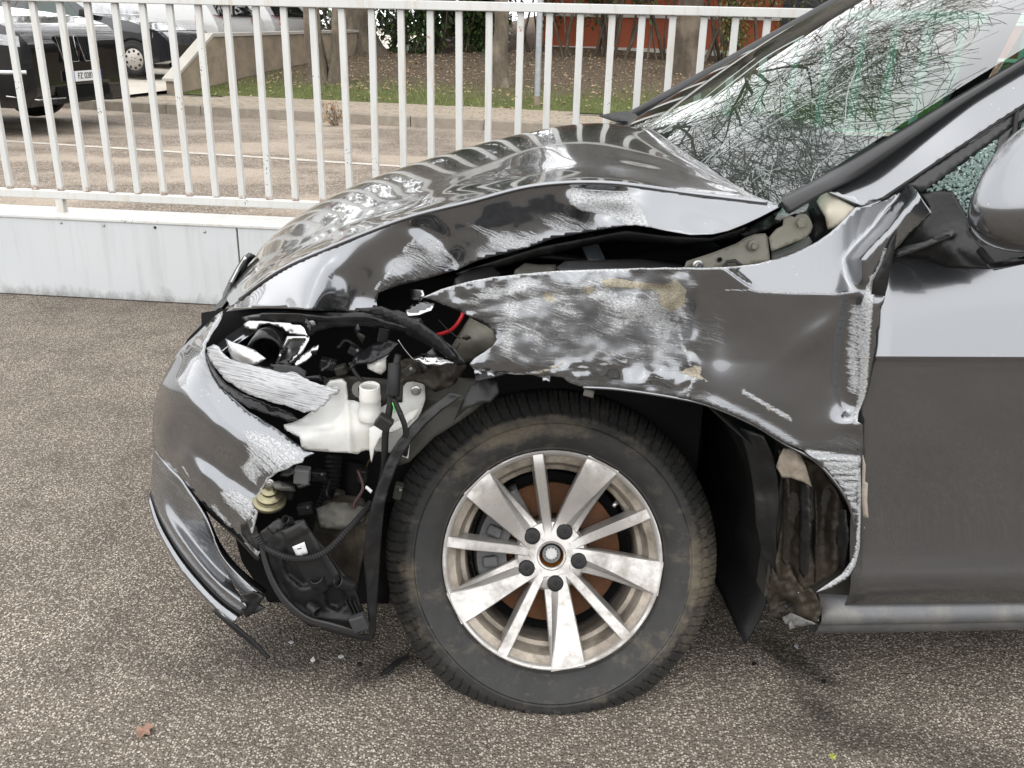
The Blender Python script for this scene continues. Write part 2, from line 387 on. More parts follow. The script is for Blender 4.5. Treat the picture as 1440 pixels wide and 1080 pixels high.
glass_s = glass_mat('side_glass', (.42, .66, .56))
glass_d = glass_mat('dark_glass', (.10, .12, .12))
def shard_mat():
    m, t, b = nodes('crazed_glass'); b.inputs['Base Color'].default_value = (.32, .55, .48, 1); b.inputs['Roughness'].default_value = .12
    b.inputs['Transmission Weight'].default_value = .55; b.inputs['IOR'].default_value = 1.45
    co = objco(t); n = noiseN(t, 160, 2, .5, co); L(t, mixc(t, ramp(t, n.outputs[0], [(.35, 0), (.65, 1)]).outputs[0], (.16, .36, .30), (.95, 1.1, 1.05)), b.inputs['Base Color'])
    return m
shard_m = shard_mat()
def lens_mat():
    m, t, b = nodes('clear_lens'); b.inputs['Base Color'].default_value = (.9, .92, .93, 1); b.inputs['Roughness'].default_value = .12
    b.inputs['Transmission Weight'].default_value = .45; b.inputs['Specular IOR Level'].default_value = .8
    uv = uvco(t); w = noiseN(t, 1, 4, .6, rotscale(t, uv, (3, 50, 1), 13)); bump(t, b, w.outputs[0], .6, .004)
    L(t, mixc(t, ramp(t, w.outputs[0], [(.34, 0), (.50, 1)]).outputs[0], (.22, .22, .23), (.66, .67, .68)), b.inputs['Base Color']); return m
lens_m = lens_mat()

# ---------- ground surfaces
def asphalt(name, dark, light, stone, scale, stains=(), contrast=1.0, patch=0.0):
    m, t, b = nodes(name); co = objco(t)
    v1 = N(t, 'TexVoronoi', feature='F1'); v1.inputs['Scale'].default_value = scale; L(t, co, v1.inputs['Vector'])
    v2 = N(t, 'TexVoronoi', feature='F1'); v2.inputs['Scale'].default_value = scale*2.3; L(t, co, v2.inputs['Vector'])
    s1 = N(t, 'SeparateColor'); L(t, v1.outputs['Color'], s1.inputs[0]); s2 = N(t, 'SeparateColor'); L(t, v2.outputs['Color'], s2.inputs[0])
    fine = mixc(t, s2.outputs[0], dark, light)
    st = mixc(t, s1.outputs[1], [k*.62 for k in stone], stone)
    inside = mathN(t, 'MULTIPLY', mathN(t, 'LESS_THAN', v1.outputs['Distance'], .44), mathN(t, 'GREATER_THAN', s1.outputs[0], .48))
    c = mixc(t, inside, fine, st)
    big = noiseN(t, .9, 5, .6, co); c = mixc(t, mathN(t, 'MULTIPLY', ramp(t, big.outputs[0], [(.3, 0), (.72, 1)]).outputs[0], .45), c, [k*.45 for k in light])
    mid = noiseN(t, 5, 4, .6, co); c = mixc(t, mathN(t, 'MULTIPLY', ramp(t, mid.outputs[0], [(.42, 0), (.75, 1)]).outputs[0], .35), c, [k*.5 for k in dark])
    if patch:
        pn = noiseN(t, 1.0, 4, .5, mapping(t, co, (.55, 1.0, 1))); c = mixc(t, mathN(t, 'MULTIPLY', ramp(t, pn.outputs[0], [(.46, 0), (.60, 1)]).outputs[0], patch), c, (.50, .42, .335))
    if stains:
        tot = None; wob = noiseN(t, 9, 5, .65, co); wob2 = noiseN(t, 2.2, 3, .6, co)
        for (x, y, rx, ry, a, k) in stains:
            mp = N(t, 'Mapping', vector_type='TEXTURE'); mp.inputs['Location'].default_value = (x, y, 0); mp.inputs['Rotation'].default_value = (0, 0, a); mp.inputs['Scale'].default_value = (rx, ry, 1)
            L(t, co, mp.inputs[0]); ln = N(t, 'VectorMath', operation='LENGTH'); L(t, mp.outputs[0], ln.inputs[0])
            q = mathN(t, 'ADD', ln.outputs['Value'], mathN(t, 'ADD', mathN(t, 'MULTIPLY', wob.outputs[0], .9), mathN(t, 'MULTIPLY', wob2.outputs[0], .5)))
            q = mathN(t, 'MULTIPLY', ramp(t, mathN(t, 'MULTIPLY', q, .5), [(.55, 1), (.95, 0)]).outputs[0], k)
            tot = q if tot is None else mathN(t, 'MAXIMUM', tot, q)
        c = mixc(t, tot, c, mixc(t, 1.0, c, (.34, .34, .35), 'MULTIPLY')); L(t, mathN(t, 'SUBTRACT', .85, mathN(t, 'MULTIPLY', tot, .45)), b.inputs['Roughness'])
    else: b.inputs['Roughness'].default_value = .88
    L(t, c, b.inputs['Base Color']); b.inputs['Specular IOR Level'].default_value = .12
    h = mathN(t, 'SUBTRACT', 1.0, v1.outputs['Distance']); h = mathN(t, 'ADD', h, mathN(t, 'MULTIPLY', v2.outputs['Distance'], -.5))
    bump(t, b, h, .9, .006); return m
pt = lambda x, y: onZ(x, y)[:2]
def stn(px, py, rx, ry, a, k): x, y = pt(px, py); return (x, y, rx, ry, a, k)
ground_m = asphalt('parking_asphalt', (.052, .044, .036), (.345, .293, .237), (.80, .71, .60), 190,
    [stn(420, 910, .24, .12, .2, .75), stn(560, 930, .18, .05, .6, .8), stn(1110, 925, .06, .15, .5, .9), stn(1160, 1005, .05, .12, .3, .7), stn(1200, 1035, .16, .06, -.2, .65), stn(1320, 1055, .26, .07, -.35, .5),
     stn(250, 940, .2, .05, -.3, .35), stn(1060, 900, .2, .12, 0, .35), stn(90, 950, .12, .05, .1, .25)])
road_m = asphalt('road_asphalt', (.075, .06, .048), (.36, .30, .24), (.66, .57, .47), 62, patch=.55)
def paving_mat():
    m, t, b = nodes('paving_concrete'); co = objco(t); oi = N(t, 'ObjectInfo')
    n = noiseN(t, 25, 5, .7, co); c = mixc(t, n.outputs[0], (.27, .225, .17), (.46, .39, .30))
    c = mixc(t, mathN(t, 'MULTIPLY', oi.outputs['Random'], .4), c, (.24, .21, .17)); L(t, c, b.inputs['Base Color']); b.inputs['Roughness'].default_value = .9; b.inputs['Specular IOR Level'].default_value = .12
    bump(t, b, n.outputs[0], .4, .01); return m
paving_m = paving_mat()
kerb_m = simple('kerb_concrete', (.30, .26, .21), .85, 0, .25, 4, .4, 60, dirt=(.18, .16, .13), dscale=3)
joint_m = simple('joint_sand', (.17, .15, .12), .95, 0, .3, 12)
mark_m = simple('road_marking', (.52, .48, .42), .8, 0, .1, 6, .2, 80, dirt=(.34, .30, .26), dscale=7)
def soil_mat():
    m, t, b = nodes('lawn_soil'); co = objco(t)
    a = noiseN(t, .55, 6, .65, co); f = noiseN(t, 22, 6, .75, co); v = N(t, 'TexVoronoi'); v.inputs['Scale'].default_value = 14; L(t, co, v.inputs['Vector'])
    sx = N(t, 'SeparateXYZ'); L(t, co, sx.inputs[0])
    gy = mathN(t, 'SUBTRACT', 15.9, mathN(t, 'ADD', sx.outputs[1], mathN(t, 'MULTIPLY', sx.outputs[0], .22)))     # grass near the paving, bare litter under the trees
    gm = ramp(t, mathN(t, 'ADD', mathN(t, 'MULTIPLY', gy, .28), a.outputs[0]), [(.35, 0), (.75, 1)]).outputs[0]
    soil = mixc(t, f.outputs[0], (.055, .04, .028), (.25, .195, .14)); soil = mixc(t, mathN(t, 'LESS_THAN', v.outputs['Distance'], .16), soil, (.42, .34, .24))
    gr = mixc(t, f.outputs[0], (.05, .065, .02), (.21, .22, .08)); L(t, mixc(t, gm, soil, gr), b.inputs['Base Color']); b.inputs['Roughness'].default_value = .95; b.inputs['Specular IOR Level'].default_value = .1
    bump(t, b, f.outputs[0], .9, .05); return m
soil_m = soil_mat()
fence_mat_d = None
def fence_paint():
    m, t, b = nodes('fence_white_paint'); co = objco(t); oi = N(t, 'ObjectInfo')
    off = N(t, 'VectorMath', operation='ADD'); cmb = N(t, 'CombineXYZ'); L(t, mathN(t, 'MULTIPLY', oi.outputs['Random'], 40), cmb.inputs[0]); L(t, co, off.inputs[0]); L(t, cmb.outputs[0], off.inputs[1]); q = off.outputs[0]
    n = noiseN(t, 3, 5, .6, q); c = mixc(t, n.outputs[0], (.52, .53, .52), (.70, .69, .65))
    strk = noiseN(t, 1, 5, .7, mapping(t, q, (30, 30, 4))); c = mixc(t, mathN(t, 'MULTIPLY', ramp(t, strk.outputs[0], [(.52, 0), (.70, 1)]).outputs[0], .6), c, (.50, .42, .31))
    r2 = noiseN(t, 5, 6, .75, q); rm = ramp(t, r2.outputs[0], [(.66, 0), (.70, 1)]).outputs[0]; c = mixc(t, mathN(t, 'MULTIPLY', rm, .8), c, (.32, .12, .04))
    v = N(t, 'TexVoronoi'); v.inputs['Scale'].default_value = 85; L(t, q, v.inputs['Vector'])
    spk = mathN(t, 'MULTIPLY', mathN(t, 'LESS_THAN', v.outputs['Distance'], .22), mathN(t, 'GREATER_THAN', noiseN(t, 3, 3, .6, q).outputs[0], .62)); c = mixc(t, spk, c, (.03, .028, .03))
    sz = N(t, 'SeparateXYZ'); L(t, co, sz.inputs[0]); wl = mathN(t, 'SUBTRACT', noiseN(t, 40, 5, .7, q).outputs[0], mathN(t, 'MULTIPLY', sz.outputs[2], 9.0)); c = mixc(t, mathN(t, 'MULTIPLY', ramp(t, wl, [(.34, 0), (.5, 1)]).outputs[0], .75), c, (.26, .13, .06))      # rust at the welds
    L(t, c, b.inputs['Base Color']); b.inputs['Roughness'].default_value = .5; bump(t, b, mathN(t, 'SUBTRACT', 1.0, mathN(t, 'MAXIMUM', rm, spk)), .3, .001); return m
fence_m = fence_paint()
def wall_sheet():
    m, t, b = nodes('wall_painted_sheet'); co = objco(t)
    n = noiseN(t, 1.6, 6, .6, co); c = mixc(t, n.outputs[0], (.50, .52, .535), (.62, .635, .635))
    sx = N(t, 'SeparateXYZ'); L(t, co, sx.inputs[0]); d = noiseN(t, 18, 6, .75, mapping(t, co, (1, 1, .5)))
    low = mathN(t, 'SUBTRACT', d.outputs[0], mathN(t, 'MULTIPLY', sx.outputs[2], 5.0)); c = mixc(t, ramp(t, low, [(.22, 0), (.62, .8)]).outputs[0], c, (.13, .125, .105))
    sc = noiseN(t, 2.2, 5, .7, mapping(t, co, (1, 1, 3), (0, .5, 0))); c = mixc(t, mathN(t, 'MULTIPLY', ramp(t, sc.outputs[0], [(.63, 0), (.76, 1)]).outputs[0], .35), c, (.32, .32, .31))
    dr = noiseN(t, 1, 5, .65, mapping(t, co, (14, 14, .9))); c = mixc(t, mathN(t, 'MULTIPLY', ramp(t, dr.outputs[0], [(.52, 0), (.72, 1)]).outputs[0], .38), c, (.33, .32, .29))
    L(t, c, b.inputs['Base Color']); b.inputs['Roughness'].default_value = .42; bump(t, b, noiseN(t, 3, 3, .5, co).outputs[0], .12, .02); return m
wall_m = wall_sheet()
def bark_mat(name, a, c2, sc=9):
    m, t, b = nodes(name); co = objco(t); n = noiseN(t, sc, 6, .7, mapping(t, co, (1, 1, .25))); p = noiseN(t, 1.6, 4, .6, co)
    c = mixc(t, n.outputs[0], a, c2); c = mixc(t, mathN(t, 'MULTIPLY', ramp(t, p.outputs[0], [(.5, 0), (.65, 1)]).outputs[0], .5), c, [k*1.5 for k in c2]); L(t, c, b.inputs['Base Color']); b.inputs['Roughness'].default_value = .9; b.inputs['Specular IOR Level'].default_value = .1
    bump(t, b, n.outputs[0], .8, .06); return m
bark_a = bark_mat('bark_grey', (.045, .036, .027), (.27, .225, .17), 14); bark_b = bark_mat('bark_dark', (.025, .02, .015), (.20, .165, .125), 12)
def leaf_mat(name, a, b2, rough=.38):
    m, t, b = nodes(name); co = objco(t); n = noiseN(t, 3.5, 4, .6, co); c = mixc(t, ramp(t, n.outputs[0], [(.35, 0), (.65, 1)]).outputs[0], a, b2)
    L(t, c, b.inputs['Base Color']); b.inputs['Roughness'].default_value = rough; b.inputs['Subsurface Weight'].default_value = 0
    return m
leaf_d = leaf_mat('laurel_leaf', (.035, .07, .022), (.10, .155, .05)); leaf_l = leaf_mat('light_leaf', (.10, .15, .035), (.24, .27, .08)); leaf_br = leaf_mat('dry_leaf', (.22, .13, .065), (.55, .40, .25), .8)
grass_m = leaf_mat('grass_blade', (.09, .125, .03), (.22, .25, .07), .6)
# ================================================================== THE SETTING
def sheet(name, poly, z, mat, sub=0):
    o = mesh_obj(name, [(x, y, z if not callable(z) else z(x, y)) for x, y in poly], [tuple(range(len(poly)))], mat)
    return o
gnd = sheet('parking_ground', [(-400, -400), (400, -400), (400, 400), (-400, 400)], 0, ground_m); tag(gnd, kind='structure')
FA = R(-5.94); FT = np.array([math.cos(FA), math.sin(FA), 0]); FN = np.array([-math.sin(FA), math.cos(FA), 0]); F0 = np.array([onZ(0, 413)[0], onZ(0, 413)[1], 0])
def FP(s, off, z): return F0+FT*s+FN*off+np.array([0, 0, z])
KT = np.array([math.cos(R(-15.4)), math.sin(R(-15.4)), 0]); KN = np.array([-KT[1], KT[0], 0]); K0 = np.array([-1.93, 12.55, 0])   # kerb line
def KP(s, off, z): return K0+KT*s+KN*off+np.array([0, 0, z])
rd = mesh_obj('road', [FP(-40, .22, .004), FP(60, .22, .004), KP(60, .02, .004), KP(-60, .02, .004)], [(0, 1, 2, 3)], road_m); tag(rd, kind='structure')
a, b = onZ(20, 200), onZ(440, 227); dd = (b-a)/np.linalg.norm(b-a); nn = np.array([-dd[1], dd[0], 0])
ml = mesh_obj('road_marking', [a-dd*20-nn*.05+[0, 0, .008], a+dd*40-nn*.05+[0, 0, .008], a+dd*40+nn*.06+[0, 0, .008], a-dd*20+nn*.06+[0, 0, .008]], [(0, 1, 2, 3)], mark_m); tag(ml, kind='structure')
# kerb of separate stones
kerb = empty('kerb', KP(0, 0, 0)); tag(kerb, kind='structure')
kr = math.atan2(KT[1], KT[0]); sh = {}
edges = [-7.5, -6.4, -5.3, -4.2, -3.1, -2.55, -1.55, -.5, .55, 1.55, 2.0, 3.0, 4.0, 5.0, 6.0, 7.0, 8.0]
for s0, s1 in zip(edges[:-1], edges[1:]):
    ln = round(s1-s0-.012, 3)
    if ln not in sh:
        k = MB().prism([(-ln/2, 0, -.05), (-ln/2, .012, .125), (-ln/2, .03, .14), (-ln/2, .16, .14), (-ln/2, .16, -.05)], (ln, 0, 0)).build('kerb_stone', kerb_m, None); sh[ln] = k.data; o = k
    else: o = bpy.data.objects.new('kerb_stone', sh[ln]); COL.objects.link(o)
    o.location = tuple(KP((s0+s1)/2, random.uniform(-.004, .004), random.uniform(-.004, .003))); o.rotation_euler[2] = kr; setpar(o, kerb)
# pavement of small setts
PVW = 1.75
pav = mesh_obj('pavement', [KP(-60, .162, .118), KP(60, .162, .118), KP(60, PVW+.1, .118), KP(-60, PVW+.1, .118)], [(0, 1, 2, 3)], joint_m); tag(pav, kind='structure')
pw, pdp = .236, .136
st = MB().box((0, 0, 0), (pw-.014, pdp-.014, .05)).build('paving_stone', paving_m, None, bevel=.006, seg=1); proto = st; first = True; cnt = 0
for r_ in range(12):
    for c_ in range(-17, 13):
        s_ = c_*pw+(r_ % 2)*pw/2; of = .165+pdp*(r_+.5)
        if r_ > 7 and not -14 < c_ < 10: continue
        o = st if first else bpy.data.objects.new('paving_stone', st.data)
        if not first:
            COL.objects.link(o); m = o.modifiers.new('b', 'BEVEL'); m.width = .006; m.segments = 1
        first = False; cnt += 1
        o.location = tuple(KP(s_, of, .115+random.uniform(-.004, .004))); o.rotation_euler = (random.uniform(-.012, .012), random.uniform(-.012, .012), kr); setpar(o, pav)
# sloping lawn behind the pavement
def lawn_z(x, y):
    q = np.array([x, y, 0])-K0; u = q @ KN-PVW; return .13+max(0, u)*.066+.05*math.sin(x*.9+y*.3)*min(1, max(0, u)*.4)
G = np.array([[(lambda p: (p[0], p[1], lawn_z(p[0], p[1])))(KP(s, PVW+of, 0)) for s in np.linspace(-4.3, 60, 90)] for of in list(np.linspace(0, 10, 40))+[14, 20, 40]])
lw = MB().grid(G).build('lawn_bank', soil_m, smooth=True); tag(lw, kind='structure')
# grass and litter on it
def scatter(name, mat, n, fn_mask, size, aspect, upr, seed, label, cat, srange=(-4, 14)):
    r = random.Random(seed); V = []; F = []; k = 0
    while k < n:
        s = r.uniform(*srange); of = PVW+r.uniform(.0, 1)**1.0*9
        p = KP(s, of, 0); u = of-PVW
        if r.random() > fn_mask(p, u): continue
        z = lawn_z(p[0], p[1]); h = size*r.uniform(.5, 1.3); w = h*aspect; a = r.uniform(0, 6.28); cx, cy = math.cos(a)*w/2, math.sin(a)*w/2
        b = len(V)
        if upr:
            lx, ly = r.uniform(-.5, .5)*h, r.uniform(-.5, .5)*h
            V += [(p[0]-cx, p[1]-cy, z-.005), (p[0]+cx, p[1]+cy, z-.005), (p[0]+lx, p[1]+ly, z+h)]; F.append((b, b+1, b+2))
        else:
            dx, dy = -math.sin(a)*h/2, math.cos(a)*h/2; zz = z+.012; t1, t2 = r.uniform(0, .025), r.uniform(0, .025)
            V += [(p[0]-cx, p[1]-cy, zz+t1), (p[0]+dx, p[1]+dy, zz), (p[0]+cx, p[1]+cy, zz+t2), (p[0]-dx, p[1]-dy, zz)]; F.append((b, b+1, b+2, b+3))
        k += 1
    o = mesh_obj(name, V, F, mat); tag(o, label, cat, kind='stuff'); return o
scatter('grass', grass_m, 26000, lambda p, u: 1.0 if u < 1.6 else max(.02, 1-(u-1.6)/2.0), .055, .16, True, 1, 'short green grass along the edge of the pavement', 'grass')
scatter('leaf_litter', leaf_br, 5200, lambda p, u: .35 if u < 1.2 else 1.0, .07, .6, False, 2, 'dry brown leaves strewn over the lawn bank', 'leaves')

# ---------------- low wall clad in painted sheet, with railing
wall = empty('low_wall', FP(1.5, .1, 0), 'low pale grey painted wall under the white railing', 'wall')
def wallseg(name, s0, s1, o0, o1, z0, z1, mat, bv=.004): 
    return MB().prism([FP(s0, o0, z0), FP(s0, o1, z0), FP(s0, o1, z1), FP(s0, o0, z1)], FT*(s1-s0)).build(name, mat, wall, bevel=bv)
wallseg('wall_core', -9, 14, .012, .21, 0, .37, kerb_m)
for s0, s1 in ((-9, -3.6), (-3.592, -1.2), (-1.192, 1.205), (1.213, 3.6), (3.608, 6.0), (6.008, 14)):
    wallseg('sheet_panel', s0, s1, 0, .0115, .004, .372, wall_m, .002)
for s0, s1 in ((-9, -1.2), (-1.196, 3.6), (3.604, 14)): wallseg('coping', s0, s1, -.006, .216, .373, .388, fence_m, .003)
def FB(px, py, off):
    r = ray(px, py); k = ((F0+FN*off-CP) @ FN)/(r @ FN); p = CP+k*r; return (p-F0) @ FT, p[2]
for px, py in ((146, 317), (218, 320), (288, 326), (86, 313), (-90, 300)):
    s_, z_ = FB(px, py, 0)
    MB().lathe([(0, -.006), (.004, -.005), (.0065, -.002), (.0065, .002)], FP(s_, 0, z_), FT, np.array([0, 0, 1.]), FN, 10).build('screw', steel if px not in (218,) else blackp, wall, smooth=True)
rail = empty('railing', FP(1.5, .1, .388), 'white painted steel railing with rust spots on the low wall', 'railing')
def railbar(name, s0, s1, z0, z1, hw):
    return MB().prism([FP(s0, .1-hw, z0), FP(s0, .1+hw, z0), FP(s0, .1+hw, z1), FP(s0, .1-hw, z1)], FT*(s1-s0)).build(name, fence_m, rail, bevel=.003)
railbar('top_rail', -6, 9, 1.306, 1.342, .03); railbar('bottom_rail', -6, 9, .452, .488, .02)
bar = None
for i in range(-30, 60):
    s_ = .078+i*.1256+random.uniform(-.002, .002)
    if bar is None:
        o = MB().box((0, 0, .409), (.028, .022, .818)).build('baluster', fence_m, None, bevel=.002, seg=1); bar = o
    else:
        o = bpy.data.objects.new('baluster', bar.data); COL.objects.link(o); m = o.modifiers.new('b', 'BEVEL'); m.width = .002; m.segments = 1
    o.location = tuple(FP(s_, .1, .488)); o.rotation_euler = (random.uniform(-.004, .004), random.uniform(-.004, .004), FA+random.uniform(-.03, .03)); setpar(o, rail)
for s_ in (-3.3, -1.49, .32, 2.13, 3.94, 5.75, 7.56):
    MB().prism([FP(s_-.018, .082, .386), FP(s_+.018, .082, .386), FP(s_+.018, .118, .386), FP(s_-.018, .118, .386)], (0, 0, .066)).build('foot_post', fence_m, rail, bevel=.002)

# ---------------- sign post
p = onZ(755, 152, .13); sp = empty('sign_post', p, 'galvanised steel post standing between pavement and grass', 'post')
MB().tube([p+[0, 0, -.05], p+[0, 0, 3.2]], .045, 20).build('post_tube', simple('galvanised', (.40, .42, .43), .45, .6, .15, 14), sp, smooth=True, sharp=40)
MB().tube([p+[0, 0, -.05], p+[0, 0, .17]], .047, 20).build('post_foot', simple('rusty_sleeve', (.26, .21, .15), .8, .1, .2, 14), sp, smooth=True, sharp=40)
for zz in (.47, .63):
    MB().lathe([(.006, 0), (.006, .008), (0, .009)], p+[0, -.045, zz], (1, 0, 0), (0, 0, 1), (0, -1, 0), 8).build('post_bolt', steel, sp)

# ---------------- concrete ramp, its side wall and the yard behind
yard = sheet('yard', [KP(-40, .17, 0)[:2], KP(-4.32, .17, 0)[:2], KP(-4.32, 40, 0)[:2], KP(-40, 40, 0)[:2]], lambda x, y: .15+max(0, ((np.array([x, y, 0])-K0) @ KN)-.2)*.016, simple('yard_concrete', (.60, .55, .47), .85, 0, .08, 2, .2, 30)); tag(yard, kind='structure')
beige = simple('retaining_plaster', (.34, .275, .20), .9, 0, .2, 3, .3, 30, dirt=(.22, .19, .15), dscale=4)
capm = simple('retaining_cap', (.48, .45, .40), .8, 0, .08, 4)
rw = empty('retaining_wall', KP(-4.3, 2.2, .13), 'beige plastered retaining wall with pale sloping cap beside the ramp', 'wall')
wd = KT*.16
def rp(of, z, s=-4.3): return KP(s, of, z)
MB().prism([rp(1.75, .0), rp(1.75, .32), rp(2.9, .97), rp(9.5, 1.05), rp(9.5, 0)], wd).build('wall_body', beige, rw)
MB().prism([rp(1.70, .32, -4.33), rp(1.70, .36, -4.33), rp(2.9, 1.03, -4.33), rp(9.5, 1.11, -4.33), rp(9.5, 1.06, -4.33), rp(2.91, .975, -4.33)], KT*.22).build('wall_cap', capm, rw)
p0, p1 = KP(-4.14, 9.3, 0), KP(0.2, 9.3, 0)

# ---------------- brick-red building behind the hedge
redw = simple('red_plaster', (.42, .115, .058), .85, 0, .12, 1.2, .2, 40); pale = simple('pale_band', (.66, .63, .57), .8, 0, .06, 3)
darkw = simple('shutter_grey', (.055, .06, .065), .5, 0, .1, 5)
bl = empty('red_building', KP(9, 11.5, .6), 'brick red building with a pale band behind the hedge', 'building')
def bwall(name, s0, s1, of0, of1, z0, z1, m): return MB().prism([KP(s0, of0, z0), KP(s0, of1, z0), KP(s0, of1, z1), KP(s0, of0, z1)], KT*(s1-s0)).build(name, m, bl)
bwall('building_wall', -.6, 40, 11.5, 20, 0, 7.0, redw); bwall('base_course', -.65, 40.05, 11.45, 11.498, .2, .84, pale)
bwall('wall_band', -.65, 40.05, 11.46, 11.499, 1.50, 1.56, pale)
bwall('unseen_upper_wall', -.66, 40.06, 11.43, 11.495, 2.75, 7.0, simple('added_wall_grey', (.19, .175, .155), .8, 0, .2, 3)); bwall('building_roof', -.9, 40.3, 11.2, 20.3, 7.0, 7.2, darkw)  # unseen grey upper wall, added to cut the red in the bonnet's reflection
wpx = onY(1108, 35, 21.0); sw = (wpx-K0) @ KT
w_ = bwall('window', sw-.15, sw+1.6, 11.44, 11.49, 1.02, 2.9, darkw)
for z in np.arange(1.1, 2.85, .12): setpar(bwall('shutter_slat', sw-.1, sw+1.55, 11.425, 11.438, z, z+.09, darkw), w_)
# ================================================================== TREES AND BUSHES
def grow(m, p, d, r, L_, depth, rnd, up=.12, ends=None, nseg=4, minr=.004):
    P = [p]; q = np.array(p, float); dd = d/np.linalg.norm(d)
    for i in range(nseg):
        dd = dd+np.array([rnd.gauss(0, .07), rnd.gauss(0, .07), rnd.gauss(0, .06)+up*.18]); dd /= np.linalg.norm(dd); q = q+dd*L_/nseg; P.append(q)
    r2 = max(minr, r*.62); m.tube(P, np.linspace(r, r2, nseg+1), 8 if r > .06 else (5 if r > .02 else 3), cap=False)
    if depth == 0:
        if ends is not None: ends.append((q, dd))
        return
    kids = rnd.choice([2, 3, 3, 4]) if depth > 1 else rnd.choice([2, 3])
    for k in range(kids):
        a = rnd.uniform(0, 6.28); sp = rnd.uniform(.3, .85); ax = np.cross(dd, [0, 0, 1.0] if abs(dd[2]) < .9 else [1.0, 0, 0]); ax /= np.linalg.norm(ax); bx = np.cross(dd, ax)
        nd = dd*math.cos(sp)+(ax*math.cos(a)+bx*math.sin(a))*math.sin(sp)
        st = P[rnd.randint(max(1, nseg-2), nseg)] if k else q
        grow(m, st, nd, r2*rnd.uniform(.6, .85), L_*rnd.uniform(.66, .86), depth-1, rnd, up, ends, nseg if depth > 2 else 3, minr)
def bare_tree(p, trunks, label, seed, mat, flare=1.6, depth=6, grp='trees on the lawn bank'):
    p = np.asarray(p, float); t = empty('deciduous_tree', p, label, 'tree', grp); rnd = random.Random(seed); crown = MB(); tops = []
    for (dx, lean, r, h) in trunks:
        b0 = p+np.array([dx, 0, -.1]); n = 9; hs_ = np.linspace(0, 1, n)**1.3; P = []; rr = []
        for i, u in enumerate(hs_):
            P.append(b0+np.array([lean[0]*u*h+rnd.gauss(0, .015), lean[1]*u*h, u*h])); rr.append(r*(1-.35*u)*(1+(flare-1)*math.exp(-u*h/.22)))
        mb = MB().tube(P, rr, 18, cap=False); V = np.array(mb.V); c0 = np.array([b0[0], b0[1]])
        for i, v in enumerate(V):                                   # root flutes and lumps
            a = math.atan2(v[1]-P[i//18][1], v[0]-P[i//18][0]); k = math.exp(-(v[2]-p[2])/.3)
            f = 1+.22*k*math.sin(a*4+seed)+.05*noise.noise(Vector(v*3.0)); V[i, :2] = P[i//18][:2]+(v[:2]-P[i//18][:2])*f
        mb.V = [tuple(v) for v in V]; mb.build('trunk', mat, t, smooth=True); tops.append((np.array(P[-1]), rr[-1]))
    for (tp, r) in tops:
        for k in range(3 if len(tops) == 1 else 2):
            a = rnd.uniform(0, 6.28)+k*2.1; grow(crown, tp-np.array([0, 0, .05]), np.array([math.cos(a)*.75, math.sin(a)*.75, .8]), r*.72, rnd.uniform(3.0, 3.8), depth, rnd, .12, nseg=5, minr=.008)
    crown.build('crown', mat, t, smooth=True); return t
def lawn_at(px, py):                                                 # where that point of the bank is
    r = ray(px, py); t0 = 8.0
    for i in range(400):
        q = CP+r/r[1]*t0
        if q[2] < lawn_z(q[0], q[1]): break
        t0 += .05
    return np.array([q[0], q[1], lawn_z(q[0], q[1])])
bare_tree(lawn_at(462, 116), [(-.16, (-.06, .02), .17, 2.3), (.14, (.07, .0), .15, 2.2)], 'bare tree with forked double trunk on the bank', 11, bark_a, 1.35)
bare_tree(lawn_at(703, 121), [(0, (.0, .02), .145, 2.6)], 'bare tree with a single slim flared trunk beside the steel post', 12, bark_a, 1.9)
bare_tree(lawn_at(962, 104), [(0, (.01, 0), .27, 2.5)], 'bare tree with thick mottled trunk in front of the red wall', 13, bark_b, 1.15)
bare_tree(lawn_at(520, 70)+np.array([0, -1.2, 0]), [(0, (-.02, 0), .36, 2.6)], 'dark wide trunk rising among the laurel leaves', 14, bark_b, 1.5, 4)
bare_tree(lawn_at(602, 72)+np.array([0, .9, 0]), [(0, (.02, 0), .2, 3.0)], 'tall bare tree rising behind the browning laurel', 15, bark_b, 1.3)
bare_tree(lawn_at(655, 73)+np.array([0, 1.2, 0]), [(0, (-.02, 0), .2, 3.2)], 'tall bare tree rising behind the dense dark laurel', 16, bark_b, 1.3)
bare_tree(lawn_at(1290, 118), [(0, (.0, 0), .24, 2.8)], 'bare tree hidden behind the windscreen of the crashed car', 17, bark_a, 1.3)
def leaf_cloud(mb, c, rad, n, ls, rnd, flat=.75):
    for i in range(n):
        u = rnd.gauss(0, 1), rnd.gauss(0, 1), rnd.gauss(0, 1); l = math.sqrt(sum(k*k for k in u))+1e-6; rr = rnd.random()**.45
        q = np.array([c[0]+rad[0]*u[0]/l*rr, c[1]+rad[1]*u[1]/l*rr, c[2]+rad[2]*u[2]/l*rr])
        a = rnd.uniform(0, 6.28); e = rnd.uniform(-.9, .5); dv = np.array([math.cos(a)*math.cos(e), math.sin(a)*math.cos(e), math.sin(e)])
        s = np.cross(dv, [0, 0, 1.0]); s /= np.linalg.norm(s); nv = np.cross(s, dv); L_ = ls*rnd.uniform(.6, 1.3); w = L_*.2
        mb.add([q, q+dv*L_*.45+s*w-nv*.012, q+dv*L_-nv*.03, q+dv*L_*.45-s*w-nv*.012], [(0, 1, 2), (0, 2, 3)])
